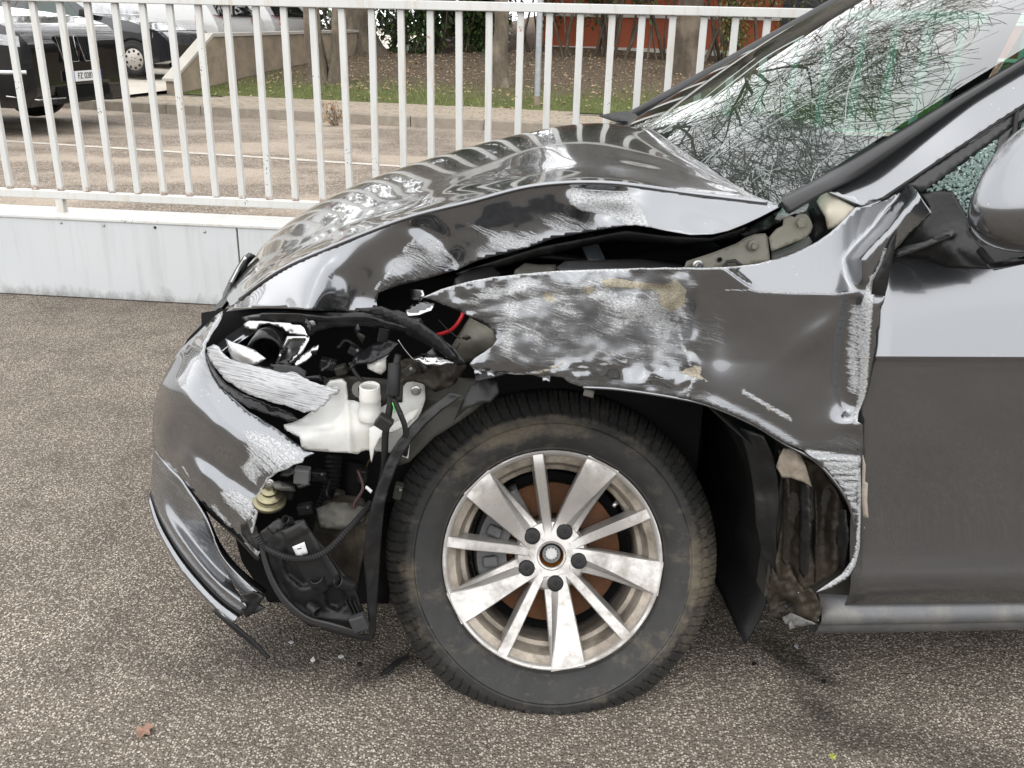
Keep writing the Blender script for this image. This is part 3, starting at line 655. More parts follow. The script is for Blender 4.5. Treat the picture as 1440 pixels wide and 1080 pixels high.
def bush(px, py, wd, ht, label, seed, mat, ls=.13, n=2600, mats2=None, stems=5, dep=.8, leafz=.3, back=0.0, cl=9):
    p = lawn_at(px, py)+np.array([0, back, 0]); p[2] = lawn_z(p[0], p[1]); rnd = random.Random(seed); t = empty('shrub', p, label, 'shrub', 'shrubs along the top of the bank')
    st = MB()
    for k in range(stems):
        a = rnd.uniform(0, 6.28); b0 = p+np.array([rnd.uniform(-wd*.3, wd*.3), rnd.uniform(-.2, .2), -.05]); grow(st, b0, np.array([math.cos(a)*.35, math.sin(a)*.25, 1]), rnd.uniform(.02, .05), ht*.5, 3, rnd, .25, minr=.005)
    st.build('stems', bark_b, t, smooth=True); fo = MB()
    for k in range(cl):
        c = p+np.array([rnd.uniform(-wd/2, wd/2), rnd.uniform(-dep/2, dep/2), ht*(leafz+(1-leafz)*rnd.random())]); leaf_cloud(fo, c, (wd*.22, dep*.3, ht*.2), n//cl, ls, rnd)
    fo.build('foliage', mat, t)
    if mats2:
        f2 = MB()
        for k in range(4): leaf_cloud(f2, p+np.array([rnd.uniform(-wd/2, wd/2), -dep*.45, ht*(.35+.5*rnd.random())]), (wd*.15, .2, ht*.12), n//14, ls, rnd)
        f2.build('dry_leaves', mats2, t)
    return t
bush(545, 72, 2.8, 4.6, 'laurel shrub with browning leaves left of the hedge', 21, leaf_d, .17, 7500, leaf_br, 6, 1.0, .12, 0, 14)
bush(625, 74, 2.4, 5.0, 'dense dark green laurel between the two nearest bare trunks', 22, leaf_d, .16, 9000, None, 6, 1.0, .05, 0, 16)
bush(672, 74, 1.8, 4.4, 'dark glossy laurel shrub just left of the slim trunk', 23, leaf_d, .15, 6000, None, 5, .9, .02, .4, 10)
bush(738, 76, 1.4, 3.6, 'twiggy laurel shrub between slim trunk and steel post', 24, leaf_d, .14, 2800, None, 7, .7, .22, .3, 8)
bush(825, 80, 1.8, 3.6, 'open laurel with bent branches right of the steel post', 25, leaf_d, .15, 3200, None, 8, .7, .28, 0, 9)
bush(882, 82, 1.6, 3.8, 'sparse shrub with bare stems before the red wall', 26, leaf_d, .14, 2400, None, 8, .6, .36, 0, 7)
bush(925, 84, 1.4, 3.8, 'leafy stemmed shrub left of the thick mottled trunk', 27, leaf_d, .14, 2400, None, 6, .6, .30, 0, 6)
bush(1015, 88, 1.4, 3.6, 'thin shrub with many bare stems right of the thick trunk', 28, leaf_d, .12, 2200, None, 9, .6, .4, 0, 6)
bush(1058, 92, 1.5, 3.0, 'light green rounded shrub next to the dark shutter', 29, leaf_l, .08, 3600, None, 5, .9, .1, 0, 12)
bush(480, 60, 2.2, 4.4, 'laurel behind the forked double trunk', 30, leaf_d, .16, 5000, leaf_br, 5, .8, .15, .6, 9)
bush(1180, 95, 2.6, 2.8, 'yellow green shrub at the right end of the hedge', 31, leaf_l, .09, 2600, None, 6, 1.0, .1, .3, 12)
# tall evergreens that close the view behind the yard and the hedge
def evergreen(x, y, h, w, seed, label):
    z = .5; rnd = random.Random(seed); p = np.array([x, y, z]); t = empty('evergreen_tree', p, label, 'tree', 'tall evergreens behind the yard'); MB().tube([p-[0, 0, .6], p+[0, 0, h*.5], p+[.1, 0, h*.9]], [.22, .16, .05], 10).build('trunk', bark_b, t, smooth=True); fo = MB()
    for k in range(46):
        u = rnd.random(); a = rnd.uniform(0, 6.28); rr = w*(1-.75*u)*rnd.uniform(.4, 1); leaf_cloud(fo, p+np.array([math.cos(a)*rr, math.sin(a)*rr, .3+u*(h-.6)]), (.75, .75, .6), 60, .42, rnd)
    fo.build('crown', leaf_d, t)
for i, (x, y, h, w) in enumerate(((-27, 33, 8.5, 2.6), (-23, 34.5, 9.5, 2.8), (-19, 33, 8.0, 2.4), (-15, 34, 9.0, 2.8), (-11.2, 32.5, 8.6, 2.4), (-7.6, 30, 8.8, 2.4), (-4.6, 28, 8.2, 2.2), (-2.0, 27.5, 8.4, 2.2))):
    evergreen(x, y, h, w, 60+i, ['tall dark evergreen at the far left behind the parked cars', 'tallest dark evergreen second from the left behind the cars', 'dark evergreen third from the left behind the parked cars', 'dark evergreen above the charcoal hatchback', 'dark evergreen above the white hatchback', 'dark evergreen behind the forked double trunk', 'dark evergreen behind the browning laurel', 'dark evergreen behind the dense laurel beside the red building'][i])
# small dead plant by the kerb
pk = onZ(470, 178); pk[2] = 0; dp = empty('dead_weed', pk, 'small dry brown weed growing at the foot of the kerb', 'weed'); rnd = random.Random(5); f = MB(); s_ = MB()
for k in range(26):
    a = rnd.uniform(0, 6.28); e = pk+np.array([math.cos(a)*.22*rnd.random(), math.sin(a)*.1*rnd.random(), rnd.uniform(.05, .3)]); s_.tube([pk, (pk+e)/2+[0, 0, .03], e], .003, 3); leaf_cloud(f, e, (.05, .04, .04), 7, .06, rnd)
s_.build('stems', bark_b, dp); f.build('leaves', leaf_br, dp)

# ================================================================== PARKED CARS BEYOND THE RAILING
black_car = simple('car_black', (.006, .006, .007), .16, 0, .1, 3, coat=1.0); dgrey_car = simple('car_charcoal', (.018, .019, .022), .25, .3, .1, 3, coat=1.0); white_car = simple('car_white', (.6, .6, .59), .3, 0, .03, 3, coat=1.0)
lampc = simple('headlamp_clear', (.62, .64, .66), .12, .5, .1, 20); redl = simple('tail_lamp_red', (.52, .012, .02), .15, 0, .15, 12, coat=.8); hubm = simple('hubcap_silver', (.44, .41, .37), .45, .5, .1, 10); alloy_b = simple('alloy_black', (.03, .03, .03), .4, .4, .2, 10)
plate_w = simple('plate_white', (.75, .76, .76), .4, 0, .02, 4); plate_b = simple('plate_blue', (.02, .05, .32), .4, 0, .05, 4); ink = simple('plate_ink', (.02, .02, .02), .5)
def strip(prof, n): return catmull(prof, n)
def lofted(name, lower, upper, hw_fn, mat, parent, XF, nx=64, ny=7):
    """Car shell between a lower and an upper side line; hw_fn(x, z) is the half width."""
    xs = np.linspace(upper[0][0], upper[-1][0], nx); zu = np.interp(xs, [p[0] for p in upper], [p[1] for p in upper]); zl = np.interp(xs, [p[0] for p in lower], [p[1] for p in lower])
    ring = []
    for x, a, b_ in zip(xs, zl, zu):
        zz = np.linspace(a, b_, ny); row = [(x, -hw_fn(x, z), z) for z in zz]+[(x, hw_fn(x, z), z) for z in zz[::-1]]; ring.append(row)
    m = len(ring[0]); V = [XF(*p) for r in ring for p in r]; F = [(i*m+j, (i+1)*m+j, (i+1)*m+(j+1) % m, i*m+(j+1) % m) for i in range(nx-1) for j in range(m)]+[tuple(range(m)), tuple((nx-1)*m+j for j in range(m))[::-1]]
    mb = MB(); mb.add(V, F); o = mb.build(name, mat, parent, smooth=True); o.data.set_sharp_from_angle(angle=R(40)); return o
def side_panel(name, pts, y_fn, mat, parent, XF, off=.006):
    """A pane or panel on one flank, following the shell."""
    n = len(pts); A = [XF(x, y_fn(x, z)*(1)+off*np.sign(y_fn(x, z)), z) for x, z in pts]; B = [XF(x, y_fn(x, z)-.02*np.sign(y_fn(x, z)), z) for x, z in pts]
    mb = MB(); mb.add(A+B, [tuple(range(n)), tuple(range(2*n-1, n-1, -1))]+[(i, n+i, n+(i+1) % n, (i+1) % n) for i in range(n)]); return mb.build(name, mat, parent)
def road_wheel(parent, XF, x, y, r, sgn, hub, style):
    c = XF(x, y, r); ex = XF(x+1, y, r)-c; ez = XF(x, y+sgn, r)-c; ey = np.array([0, 0, 1.0]); wt = .2
    w = MB().lathe([(r*.66, .0), (r*.8, .012), (r*.95, 0), (r, -.03), (r, -wt), (r*.6, -wt)], c, ex, ey, ez, 40).build('wheel', rubber, parent, smooth=True)
    if style == 'cap':
        m = MB().lathe([(0, .02), (r*.2, .02), (r*.3, .012), (r*.62, .004), (r*.66, -.012), (r*.66, -.04)], c, ex, ey, ez, 36).build('hubcap', hub, w, smooth=True)
        for k in range(9):
            a = k*2*math.pi/9; q = c+ex*math.cos(a)*r*.5+ey*math.sin(a)*r*.5+ez*.0095; MB().lathe([(0, .0), (r*.085, 0), (r*.085, -.006)], q, ex, ey, ez, 10).build('vent', rubber, w)
        for k in range(4):
            a = k*math.pi/2+.5; q = c+ex*math.cos(a)*r*.14+ey*math.sin(a)*r*.14+ez*.021; MB().lathe([(0, .002), (r*.035, .0), (r*.035, -.006)], q, ex, ey, ez, 8).build('nut', rubber, w)
    else:
        MB().lathe([(r*.67, .0), (r*.69, .008), (r*.64, -.03), (r*.62, -.15)], c, ex, ey, ez, 36).build('rim_ring', hub, w, smooth=True)
        for k in range(10):
            a = k*2*math.pi/10; e = ex*math.cos(a)+ey*math.sin(a); t = -ex*math.sin(a)+ey*math.cos(a)
            MB().prism([c+t*.018-ez*.02, c-t*.018-ez*.02, c+e*r*.65-t*.012-ez*.012, c+e*r*.65+t*.012-ez*.012], -ez*.03).build('spoke', hub, w)
    return w
def xform(origin, heading, sc=1.0):
    h = np.array([math.cos(heading), math.sin(heading), 0])*sc; s = np.array([-h[1], h[0], 0]); o = np.asarray(origin, float)
    return lambda x, y, z: o+h*x+s*y+np.array([0, 0, z*sc])
def text_obj(body, size, origin, ex, ey, mat, parent, name='lettering', font_sx=1.0):
    cu = bpy.data.curves.new(name, 'FONT'); cu.body = body; cu.size = size; cu.align_x = 'CENTER'; cu.align_y = 'CENTER'; cu.extrude = .0015
    tmp = bpy.data.objects.new('t', cu); COL.objects.link(tmp); dg = bpy.context.evaluated_depsgraph_get(); me = bpy.data.meshes.new_from_object(tmp.evaluated_get(dg)); bpy.data.objects.remove(tmp)
    ez = np.cross(ex, ey); V = [np.asarray(origin)+ex*v.co.x*font_sx+ey*v.co.y+ez*v.co.z for v in me.vertices]; F = [tuple(p.vertices) for p in me.polygons]; bpy.data.meshes.remove(me)
    return mesh_obj(name, V, F, mat, parent)

# ---- black off-road car, nose to the right
sx = xform(onZ(30, 178)*np.array([1, 1, 0])+np.array([-.62, .0, .0]), R(-9), 1.1); suv = empty('parked_suv', sx(0, 1, 0), 'black off road car with twin nostril grille parked by the kerb', 'car')
def hw_s(x, z): return 1.0*(.97 if z < .9 else .97-.30*max(0, z-1.0))*(1-1.15*max(0, (x-.95))**2.2)
lofted('body', [(-3.6, .35), (-.05, .35), (.1, .35), (1.35, .28), (1.42, .42)], [(-3.6, 1.1), (-3.3, 1.6), (-2.4, 1.78), (-1.2, 1.74), (-.45, 1.24), (.2, 1.20), (.9, 1.13), (1.24, 1.05), (1.36, .97), (1.42, .84)], hw_s, black_car, suv, sx, 80, 9)
yw = lambda x, z: -hw_s(x, z)
side_panel('side_window', [(-2.9, 1.18), (-.75, 1.16), (-1.3, 1.6), (-2.5, 1.62)], yw, glass_d, suv, sx)
ws = MB().add([sx(-.62, -.72, 1.22), sx(-.62, .72, 1.22), sx(-1.25, .62, 1.68), sx(-1.25, -.62, 1.68)], [(0, 1, 2, 3)]).build('windscreen', glass_d, suv, solid=.01)
for y in (-1.02, 1.02):
    road_wheel(suv, sx, .20, y, .37, np.sign(y), alloy_b, 'alloy'); road_wheel(suv, sx, -2.55, y, .37, np.sign(y), alloy_b, 'alloy')
# wheel-arch trim, lamps, kidney grille, plate
for y in (-1,):
    P = [sx(.20+.44*math.cos(a), y*1.0, .37+.44*math.sin(a)) for a in np.linspace(-.2, 3.3, 20)]; MB().tube(P, .028, 6).build('arch_trim', dgrey_car, suv, smooth=True)
def front_y(x): return hw_s(x, .8)
hl = MB().grid([[sx(x, -(hw_s(x, z)+.014), z) for z in np.linspace(1.0-.15*u**.6, 1.045-.10*u, 4)] for u, x in zip(np.linspace(0, 1, 9), np.linspace(.62, 1.36, 9))]).build('headlight', lampc, suv, solid=.01)
MB().tube([sx(x, -(hw_s(x, .9)+.02), .925-.05*(x-.9)) for x in (.9, 1.05, 1.2, 1.34)], .010, 6).build('lamp_strip', sticker, hl)
MB().tube([sx(x, -(hw_s(x, .6)+.004), .62) for x in (1.1, 1.2, 1.3, 1.37)], .022, 6).build('fog_lamp', lampc, suv)
for k0, k1 in ((-.33, -.03), (.03, .33)):
    kd = MB().prism([sx(1.415, k0, .70), sx(1.415, k1, .70), sx(1.37, k1, .94), sx(1.37, k0, .94)], sx(.025, 0, 0)-sx(0, 0, 0)).build('grille', voidm, suv)
    q = [sx(1.445, k0+.03, .70), sx(1.445, k1-.03, .70), sx(1.40, k1, .95), sx(1.40, k0, .95), sx(1.445, k0+.03, .70)]; MB().tube(q, .006, 6).build('grille_surround', chrome, kd)
    for y in np.linspace(k0+.035, k1-.035, 7): MB().tube([sx(1.448, y, .71), sx(1.405, y, .94)], .007, 5).build('grille_bar', alloy_b, kd)
pb = sx(1.47, -.0, .56); ey_ = np.array([0, 0, 1.0]); exx = sx(0, 1, 0)-sx(0, 0, 0); ezz = sx(1, 0, 0)-sx(0, 0, 0)
pl = MB().prism([pb-exx*.26-ey_*.055, pb+exx*.26-ey_*.055, pb+exx*.26+ey_*.055, pb-exx*.26+ey_*.055], ezz*.012).build('number_plate', plate_w, suv)
for y0 in (-.238, .238): MB().prism([pb+exx*(y0-.02)-ey_*.053+ezz*.0121, pb+exx*(y0+.02)-ey_*.053+ezz*.0121, pb+exx*(y0+.02)+ey_*.053+ezz*.0121, pb+exx*(y0-.02)+ey_*.053+ezz*.0121], ezz*.002).build('plate_band', plate_b, pl)
text_obj('FZ 028YB', .094, pb+ezz*.0135, exx, ey_, ink, pl, font_sx=.86)
MB().prism([sx(1.42, -.45, .38), sx(1.47, -.40, .36), sx(1.47, .40, .36), sx(1.42, .45, .38)], np.array([0, 0, .1])).build('air_intake', voidm, suv); MB().prism([sx(1.20, -.82, .30), sx(1.44, -.5, .30), sx(1.44, .5, .30), sx(1.20, .82, .30)], np.array([0, 0, .08])).build('bumper_lip', alloy_b, suv, bevel=.02)
MB().tube([sx(1.2, -hw_s(1.2, .45)-.01, .40), sx(1.42, -.75, .36), sx(1.47, -.4, .36)], .008, 5).build('bumper_trim', chrome, suv)

# ---- charcoal hatchback side-on behind it
fz = .23
fo = onY(229, 105, 18.2); fx = xform((fo[0], fo[1], fo[2]), R(-13)); fi = empty('parked_hatchback', fx(0, .8, 0), 'charcoal small hatchback with silver hubcap on the ramp', 'car')
def hw_f(x, z): return .82*(1-.28*max(0, z-.85)**1.0)*(1-.12*max(0, x-.2)**2*1.5)
lofted('body', [(-3.1, .2), (-.35, .2), (.3, .22), (.75, .3)], [(-3.1, .85), (-2.95, 1.3), (-2.3, 1.46), (-1.5, 1.44), (-.75, 1.02), (0, .92), (.5, .78), (.75, .55)], hw_f, dgrey_car, fi, fx, 70, 9)
yf = lambda x, z: -hw_f(x, z)
side_panel('side_window', [(-2.2, .93), (-.95, .93), (-1.45, 1.36), (-2.1, 1.38)], yf, glass_s, fi, fx, .008); side_panel('quarter_glass', [(-.92, .93), (-.72, .93), (-1.02, 1.13)], yf, glass_d, fi, fx, .008)
MB().add([fx(-.86, -.66, 1.0), fx(-.80, .66, 1.0), fx(-1.5, .58, 1.43), fx(-1.52, -.60, 1.43)], [(0, 1, 2, 3)]).build('windscreen', glass_s, fi, solid=.012)
for y in (-.84, .84):
    road_wheel(fi, fx, 0, y, .29, np.sign(y), hubm, 'cap'); road_wheel(fi, fx, -2.4, y, .29, np.sign(y), hubm, 'cap')
P = [fx(.345*math.cos(a), -.826, .29+.345*math.sin(a)) for a in np.linspace(.05, 3.1, 18)]; MB().tube(P, .02, 6).build('arch_trim', voidm, fi)
MB().add([fx(.40, -hw_f(.4, .7)-.004, .66), fx(.68, -.60, .62), fx(.70, -.52, .70), fx(.60, -.58, .76), fx(.42, -hw_f(.42, .7)-.002, .75)], [(0, 1, 2, 3, 4)]).build('headlight', lampc, fi, solid=.02)
MB().add([fx(-.92, -.82, .98), fx(-.70, -.86, .98), fx(-.68, -.88, 1.10), fx(-.86, -.86, 1.12), fx(-.92, -.98, .98), fx(-.72, -1.0, .99), fx(-.70, -1.0, 1.09), fx(-.88, -1.0, 1.11)], [(0, 1, 2, 3), (7, 6, 5, 4), (0, 4, 5, 1), (1, 5, 6, 2), (2, 6, 7, 3), (3, 7, 4, 0)]).build('wing_mirror', rubber, fi, bevel=.03)
side_panel('door_gap', [(-.62, .25), (-.605, .25), (-.60, .92), (-.615, .92)], yf, voidm, fi, fx, .003)
# ---- two white cars, tails towards us
def white(px, py, Y, head, label, seed):
    o_ = onY(px, py, Y); wx = xform(o_, head); w = empty('parked_white_car', wx(0, 0, 0), label, 'car', 'white cars in the yard')
    def hw(x, z): return .86*(1-.30*max(0, z-.9))*(1-.10*max(0, -x-1.6)**2*3)
    lofted('body', [(-2.1, .35), (-1.9, .2), (2.0, .2), (2.2, .4)], [(-2.1, .8), (-2.0, 1.02), (-1.75, 1.32), (-.9, 1.47), (.2, 1.45), (1.0, 1.0), (1.9, .86), (2.2, .6)], hw, white_car, w, wx, 60, 9)
    yy = lambda x, z: -hw(x, z)
    side_panel('side_window', [(-1.5, .98), (.85, .96), (.2, 1.38), (-1.0, 1.38)], yy, glass_d, w, wx, .008)
    MB().add([wx(-2.02, -.62, 1.04), wx(-2.02, .62, 1.04), wx(-1.76, .54, 1.30), wx(-1.76, -.54, 1.30)], [(3, 2, 1, 0)]).build('rear_window', glass_d, w, solid=.012)
    for sg in (-1, 1):
        MB().add([wx(-1.60, sg*(hw(-1.6, .9)+.008), .86), wx(-2.06, sg*.74, .76), wx(-2.115, sg*.40, .80), wx(-2.09, sg*.38, 1.00), wx(-2.0, sg*.74, 1.06), wx(-1.58, sg*(hw(-1.58, .98)+.006), 1.04)], [(0, 1, 2, 3, 4, 5)]).build('tail_light', redl, w, solid=.02)
        road_wheel(w, wx, -1.25, sg*.86, .3, sg, hubm, 'cap'); road_wheel(w, wx, 1.35, sg*.86, .3, sg, hubm, 'cap')
    MB().tube([wx(-2.13, -.5, .5), wx(-2.13, .5, .5)], .035, 6).build('bumper_strip', rubber, w)
white(236, 92, 21.5, R(158), 'white hatchback with red tail light behind the retaining wall', 1)
white(322, 84, 24.5, R(156), 'white car whose tail shows left of the forked trunk', 2)
# ================================================================== THE CRASHED CAR
car = empty('crashed_car', (float(CX(1.2, .9, 0)[0]), float(CX(1.2, .9, 0)[1]), 0), 'grey metallic car with its whole front left corner smashed and a flat tyre', 'car')
U_ = np.array([0, 0, 1.0]); EX = np.array([math.cos(CARYAW), math.sin(CARYAW), 0]); EY = np.array([-math.sin(CARYAW), math.cos(CARYAW), 0])
def none(X): z = np.zeros(len(X)); return z, z, z

# ------------------------------------------------ windscreen (needed first: the bonnet's rear edge lies on it)
na, nb_ = UD(1106, 283, .095), UD(1440, 82, .185); fa_, fb_ = UD(885, 174, 1.56), UD(1190, 5, 1.50)
def upto(a, b, z): return a+(b-a)*(z-a[2])/(b[2]-a[2])
nt_, ft_ = upto(na, nb_, 1.50), upto(fa_, fb_, 1.50)
na2, fa2 = upto(na, nb_, .955), upto(fa_, fb_, .945)
NS, NT = 28, 40; GW = np.zeros((NS, NT, 3))
for i, s in enumerate(np.linspace(0, 1, NS)):
    A = na2+(nt_-na2)*s; B = fa2+(ft_-fa2)*s
    for j, t in enumerate(np.linspace(0, 1, NT)):
        q = 4*t*(1-t); GW[i, j] = A+(B-A)*t+EX*(-.085*q)+U_*(.035*q+.018*4*s*(1-s))
wsc = MB().grid(GW).build('windscreen', glass_w, car, smooth=True)
from mathutils.bvhtree import BVHTree
_bv = BVHTree.FromPolygons([Vector(v) for v in GW.reshape(-1, 3)], [tuple(p.vertices) for p in wsc.data.polygons])
def on_glass(px, py, back=0.0):
    r = Vector(ray(px, py)).normalized(); h = _bv.ray_cast(Vector(CP), r)
    return np.array(h[0])-np.array(r)*back if h[0] else None
def crack(pts, r=.0006, k=40):
    r *= .6
    P = []
    for p in catmull(pts, k):
        q = on_glass(p[0], p[1], .0015)
        if q is not None: P.append(q)
    if len(P) > 2: MB().tube(P, r, 4).build('crack', crack_m, wsc)
crack_m = simple('crack_white', (.5, .56, .54), .3)
crack([(990, 230), (1030, 190), (1090, 140), (1160, 80), (1225, 22), (1260, -10)], .0009)
crack([(985, 228), (1040, 185), (1110, 128), (1200, 55), (1260, 5)]); crack([(1000, 225), (1070, 172), (1150, 115), (1240, 55), (1320, 5)], .0008)
crack([(1020, 215), (1100, 165), (1180, 120), (1250, 72), (1330, 28)]); crack([(925, 188), (985, 150), (1040, 108), (1080, 78), (1130, 50)], .0014)
crack([(935, 186), (1000, 130), (1062, 82)], .0009); crack([(1138, 262), (1150, 235), (1180, 205), (1188, 170), (1192, 130), (1205, 95)], .0007)
crack([(1050, 110), (1072, 132)]); crack([(1190, 175), (1230, 172), (1290, 165)], .0009); crack([(1150, 150), (1130, 128)])
for k in range(22):                                                     # crazing in the crushed lower corner
    a = random.uniform(0, 6.28); c0 = np.array([random.uniform(1040, 1090), random.uniform(240, 272)]); ln = random.uniform(6, 26); e = c0+np.array([math.cos(a)*ln, math.sin(a)*ln*.7]); crack([c0, (c0+e)/2+np.array([random.uniform(-3, 3), random.uniform(-2, 2)]), e], .0005, 6)

# ------------------------------------------------ bonnet
crest = [(324, 431, .44), (389, 383, .34), (462, 349, .27), (567, 308, .22), (664, 283, .19), (753, 261, .17), (853, 257, .16), (973, 272, .14), (1098, 287, .08)]
r1 = [(321, 425, .58), (375, 378, .51), (446, 336, .47), (540, 295, .44), (640, 264, .42), (735, 240, .40), (843, 230, .37), (965, 242, .31), (1058, 273, None)]
r2 = [(319, 420, .72), (362, 371, .68), (430, 324, .64), (515, 283, .62), (620, 246, .61), (720, 216, .60), (820, 197, .58), (925, 212, .6), (1013, 247, None)]
r3 = [(318, 416, .92), (354, 364, .92), (408, 314, .90), (490, 268, .90), (602, 230, .90), (702, 201, .90), (800, 179, .90), (880, 184, .95), (969, 218, None)]
r4 = [(316, 412, 1.12), (352, 355, 1.14), (400, 309, 1.16), (478, 262, 1.18), (590, 222, 1.2), (693, 193, 1.2), (790, 171, 1.2), (860, 164, 1.25), (905, 178, None)]
def w3(row): return [UD(*p) if p[2] is not None else on_glass(p[0], p[1], .02) for p in row]
rows = [w3(r) for r in (crest, r1, r2, r3, r4)]
rows.append([p+EY*.30-U_*(.085) for i, p in enumerate(rows[4])]); rows.append([p+EY*.5-U_*(.22) for i, p in enumerate(rows[4])])
NU, NV = 110, 90
A = np.array([catmull(r, NU) for r in rows]); Gh = np.array([catmull(A[:, j], NV) for j in range(NU)]).transpose(1, 0, 2)
BUCK = np.zeros((NV, NU))
for _ in range(220):                                                    # pressed sheet is fair: relax the top, keep its rim
    q = Gh[1:-1, 1:-1]; Gh[1:-1, 1:-1] = q+.5*((Gh[2:, 1:-1]+Gh[:-2, 1:-1]+Gh[1:-1, 2:]+Gh[1:-1, :-2])/4-q)
for i in range(NV):                                                     # buckling ripples towards the crushed edge
    for j in range(NU):
        v = i/(NV-1)*6; u = j/(NU-1); e = math.exp(-((v-.9)/.75)**2)*sm(v, 0, .35)*sm(1-u, 0, .08)
        BUCK[i, j] = float(e)*(.0035*noise.noise(Vector((u*9, v*1.6, 2.2)))+.0012*math.sin(u*38+v*3))
Gh[:, :, 2] += BUCK
hood = mesh_obj('bonnet', Gh.reshape(-1, 3), [(i*NU+j, (i+1)*NU+j, (i+1)*NU+j+1, i*NU+j+1) for i in range(NV-1) for j in range(NU-1)], paint_h, car, True, .0015,
                uv=np.stack(np.meshgrid(np.linspace(3, 11, NU), np.linspace(1, 5, NV)), -1).reshape(-1, 2), wear=np.zeros((NV*NU, 3)))
bm = bmesh.new(); bm.from_mesh(hood.data); bmesh.ops.recalc_face_normals(bm, faces=bm.faces)
up = sum(f.normal.z for f in bm.faces)
if up < 0: bmesh.ops.reverse_faces(bm, faces=bm.faces)
bm.to_mesh(hood.data); bm.free()
MB().tube([Gh[0, j]-EY*.0010 for j in range(3, NU-2)], .0040, 12).build('bonnet_fold', paint_h, hood, smooth=True)
cr = catmull(crest, 70)
low = [(1098, 290), (1069, 305), (1047, 315), (1024, 324), (1002, 329), (971, 330), (935, 324), (911, 319), (893, 316), (873, 318), (824, 327), (780, 335), (740, 349), (673, 366), (643, 379), (600, 392), (560, 402), (532, 412), (529, 424), (531, 433), (500, 438), (450, 437), (410, 434), (375, 433), (350, 434), (318, 438)]
fl_out = [tuple(p[:2]+np.array([0, -.6])) for p in cr]+low
fl_ctrl = [tuple(p) for p in cr[::3]]+[(318, 438, .44), (350, 434, .345), (375, 433, .285), (405, 434, .228), (429, 436, .180), (470, 437, .232), (500, 437, .24), (530, 433, .232), (560, 402, .228), (600, 392, .222), (643, 379, .208), (673, 366, .20), (740, 349, .185), (780, 335, .178), (824, 327, .165), (873, 318, .135), (893, 316, .115), (911, 319, .095), (935, 324, .072), (971, 330, .055), (1002, 329, .05), (1047, 315, .062), (1069, 305, .07), (1098, 290, .078),
    (452, 372, .243), (444, 390, .225), (437, 410, .205), (470, 390, .240), (480, 420, .235), (530, 370, .235), (620, 345, .215), (700, 320, .198), (780, 300, .180), (860, 290, .150), (940, 300, .105), (1000, 305, .095), (500, 418, .248), (560, 360, .228)]
def fl_fn(X):
    d = .020*gauss(X, (600, 322), 30, 16, 40)-.012*gauss(X, (560, 390), 30, 20, -30)+.018*gauss(X, (640, 372), 14, 18, 20)
    d += .022*gauss(X, (846, 264), 32, 10, 5)-.016*gauss(X, (812, 288), 16, 16)+.014*gauss(X, (870, 300), 28, 12, 10)
    cz = sm(X[:, 0], 540, 600)*(1-sm(X[:, 0], 890, 920)); d += cz*(.0012*nz(X, 40, 3)+.0003*nz(X, 9, 4)); d += .010*gauss(X, (450, 395), 5, 60, -12)*0
    return d*sm(dline(X, cr[:, :2]), 0, 14)
tri = [(582, 337), (600, 336), (622, 350), (640, 368), (645, 381), (600, 394), (560, 404), (526, 414), (524, 410), (545, 386), (565, 355), (573, 345)]
whit = [(803, 263), (830, 268), (880, 270), (893, 283), (901, 300), (913, 320), (885, 316), (850, 302), (815, 297), (800, 285)]
def soft(X, poly, w=6): d = dline(X, list(poly)+[poly[0]]); s = np.where(inpoly(X, poly), 1, -1)*d; return sm(s, -w, w)
def fl_wear(X):
    r = .80*soft(X, whit, 5)+.50*soft(X, tri, 4)*(1-.3*sm(X[:, 1], 360, 400))
    r += .50*soft(X, [(628, 296), (650, 306), (700, 322), (750, 322), (770, 340), (730, 350), (690, 340), (660, 322)], 8)+.44*soft(X, [(663, 345), (700, 335), (745, 345), (700, 358), (668, 366)], 8)
    r += .48*soft(X, [(748, 300), (790, 298), (830, 310), (900, 318), (820, 328), (780, 332), (765, 318)], 8)
    r = np.maximum(r, .95*np.exp(-dline(X, [(582, 337), (565, 355), (545, 386), (524, 410)])/2.2)); r = np.maximum(r, .9*np.exp(-dline(X, [(605, 338), (625, 352), (642, 372), (644, 380)])/3.5))
    r = np.maximum(r, .9*np.exp(-dline(X, [(800, 259), (830, 262), (812, 260)])/2)); r = np.maximum(r, np.exp(-dline(X, [(880, 272), (900, 296), (911, 320)])/3.0))
    return r, 0*r, .12*soft(X, [(620, 330), (800, 300), (900, 320), (640, 375)], 20)
relief('bonnet_flank', fl_out, fl_ctrl, paint_h, car, 4.5, fl_fn, .0016, fl_wear)
# bright folded lip along the crease between bonnet top and flank
# underside frame showing in the gap
relief('bonnet_inner_frame', [(640, 385), (760, 348), (880, 325), (930, 332), (1000, 336), (1050, 320), (1040, 335), (960, 345), (860, 338), (740, 366), (650, 392)], [(640, 385, .24), (880, 325, .2), (1050, 320, .15), (740, 366, .24), (960, 345, .2)], blackp, car, 8, None, .004)

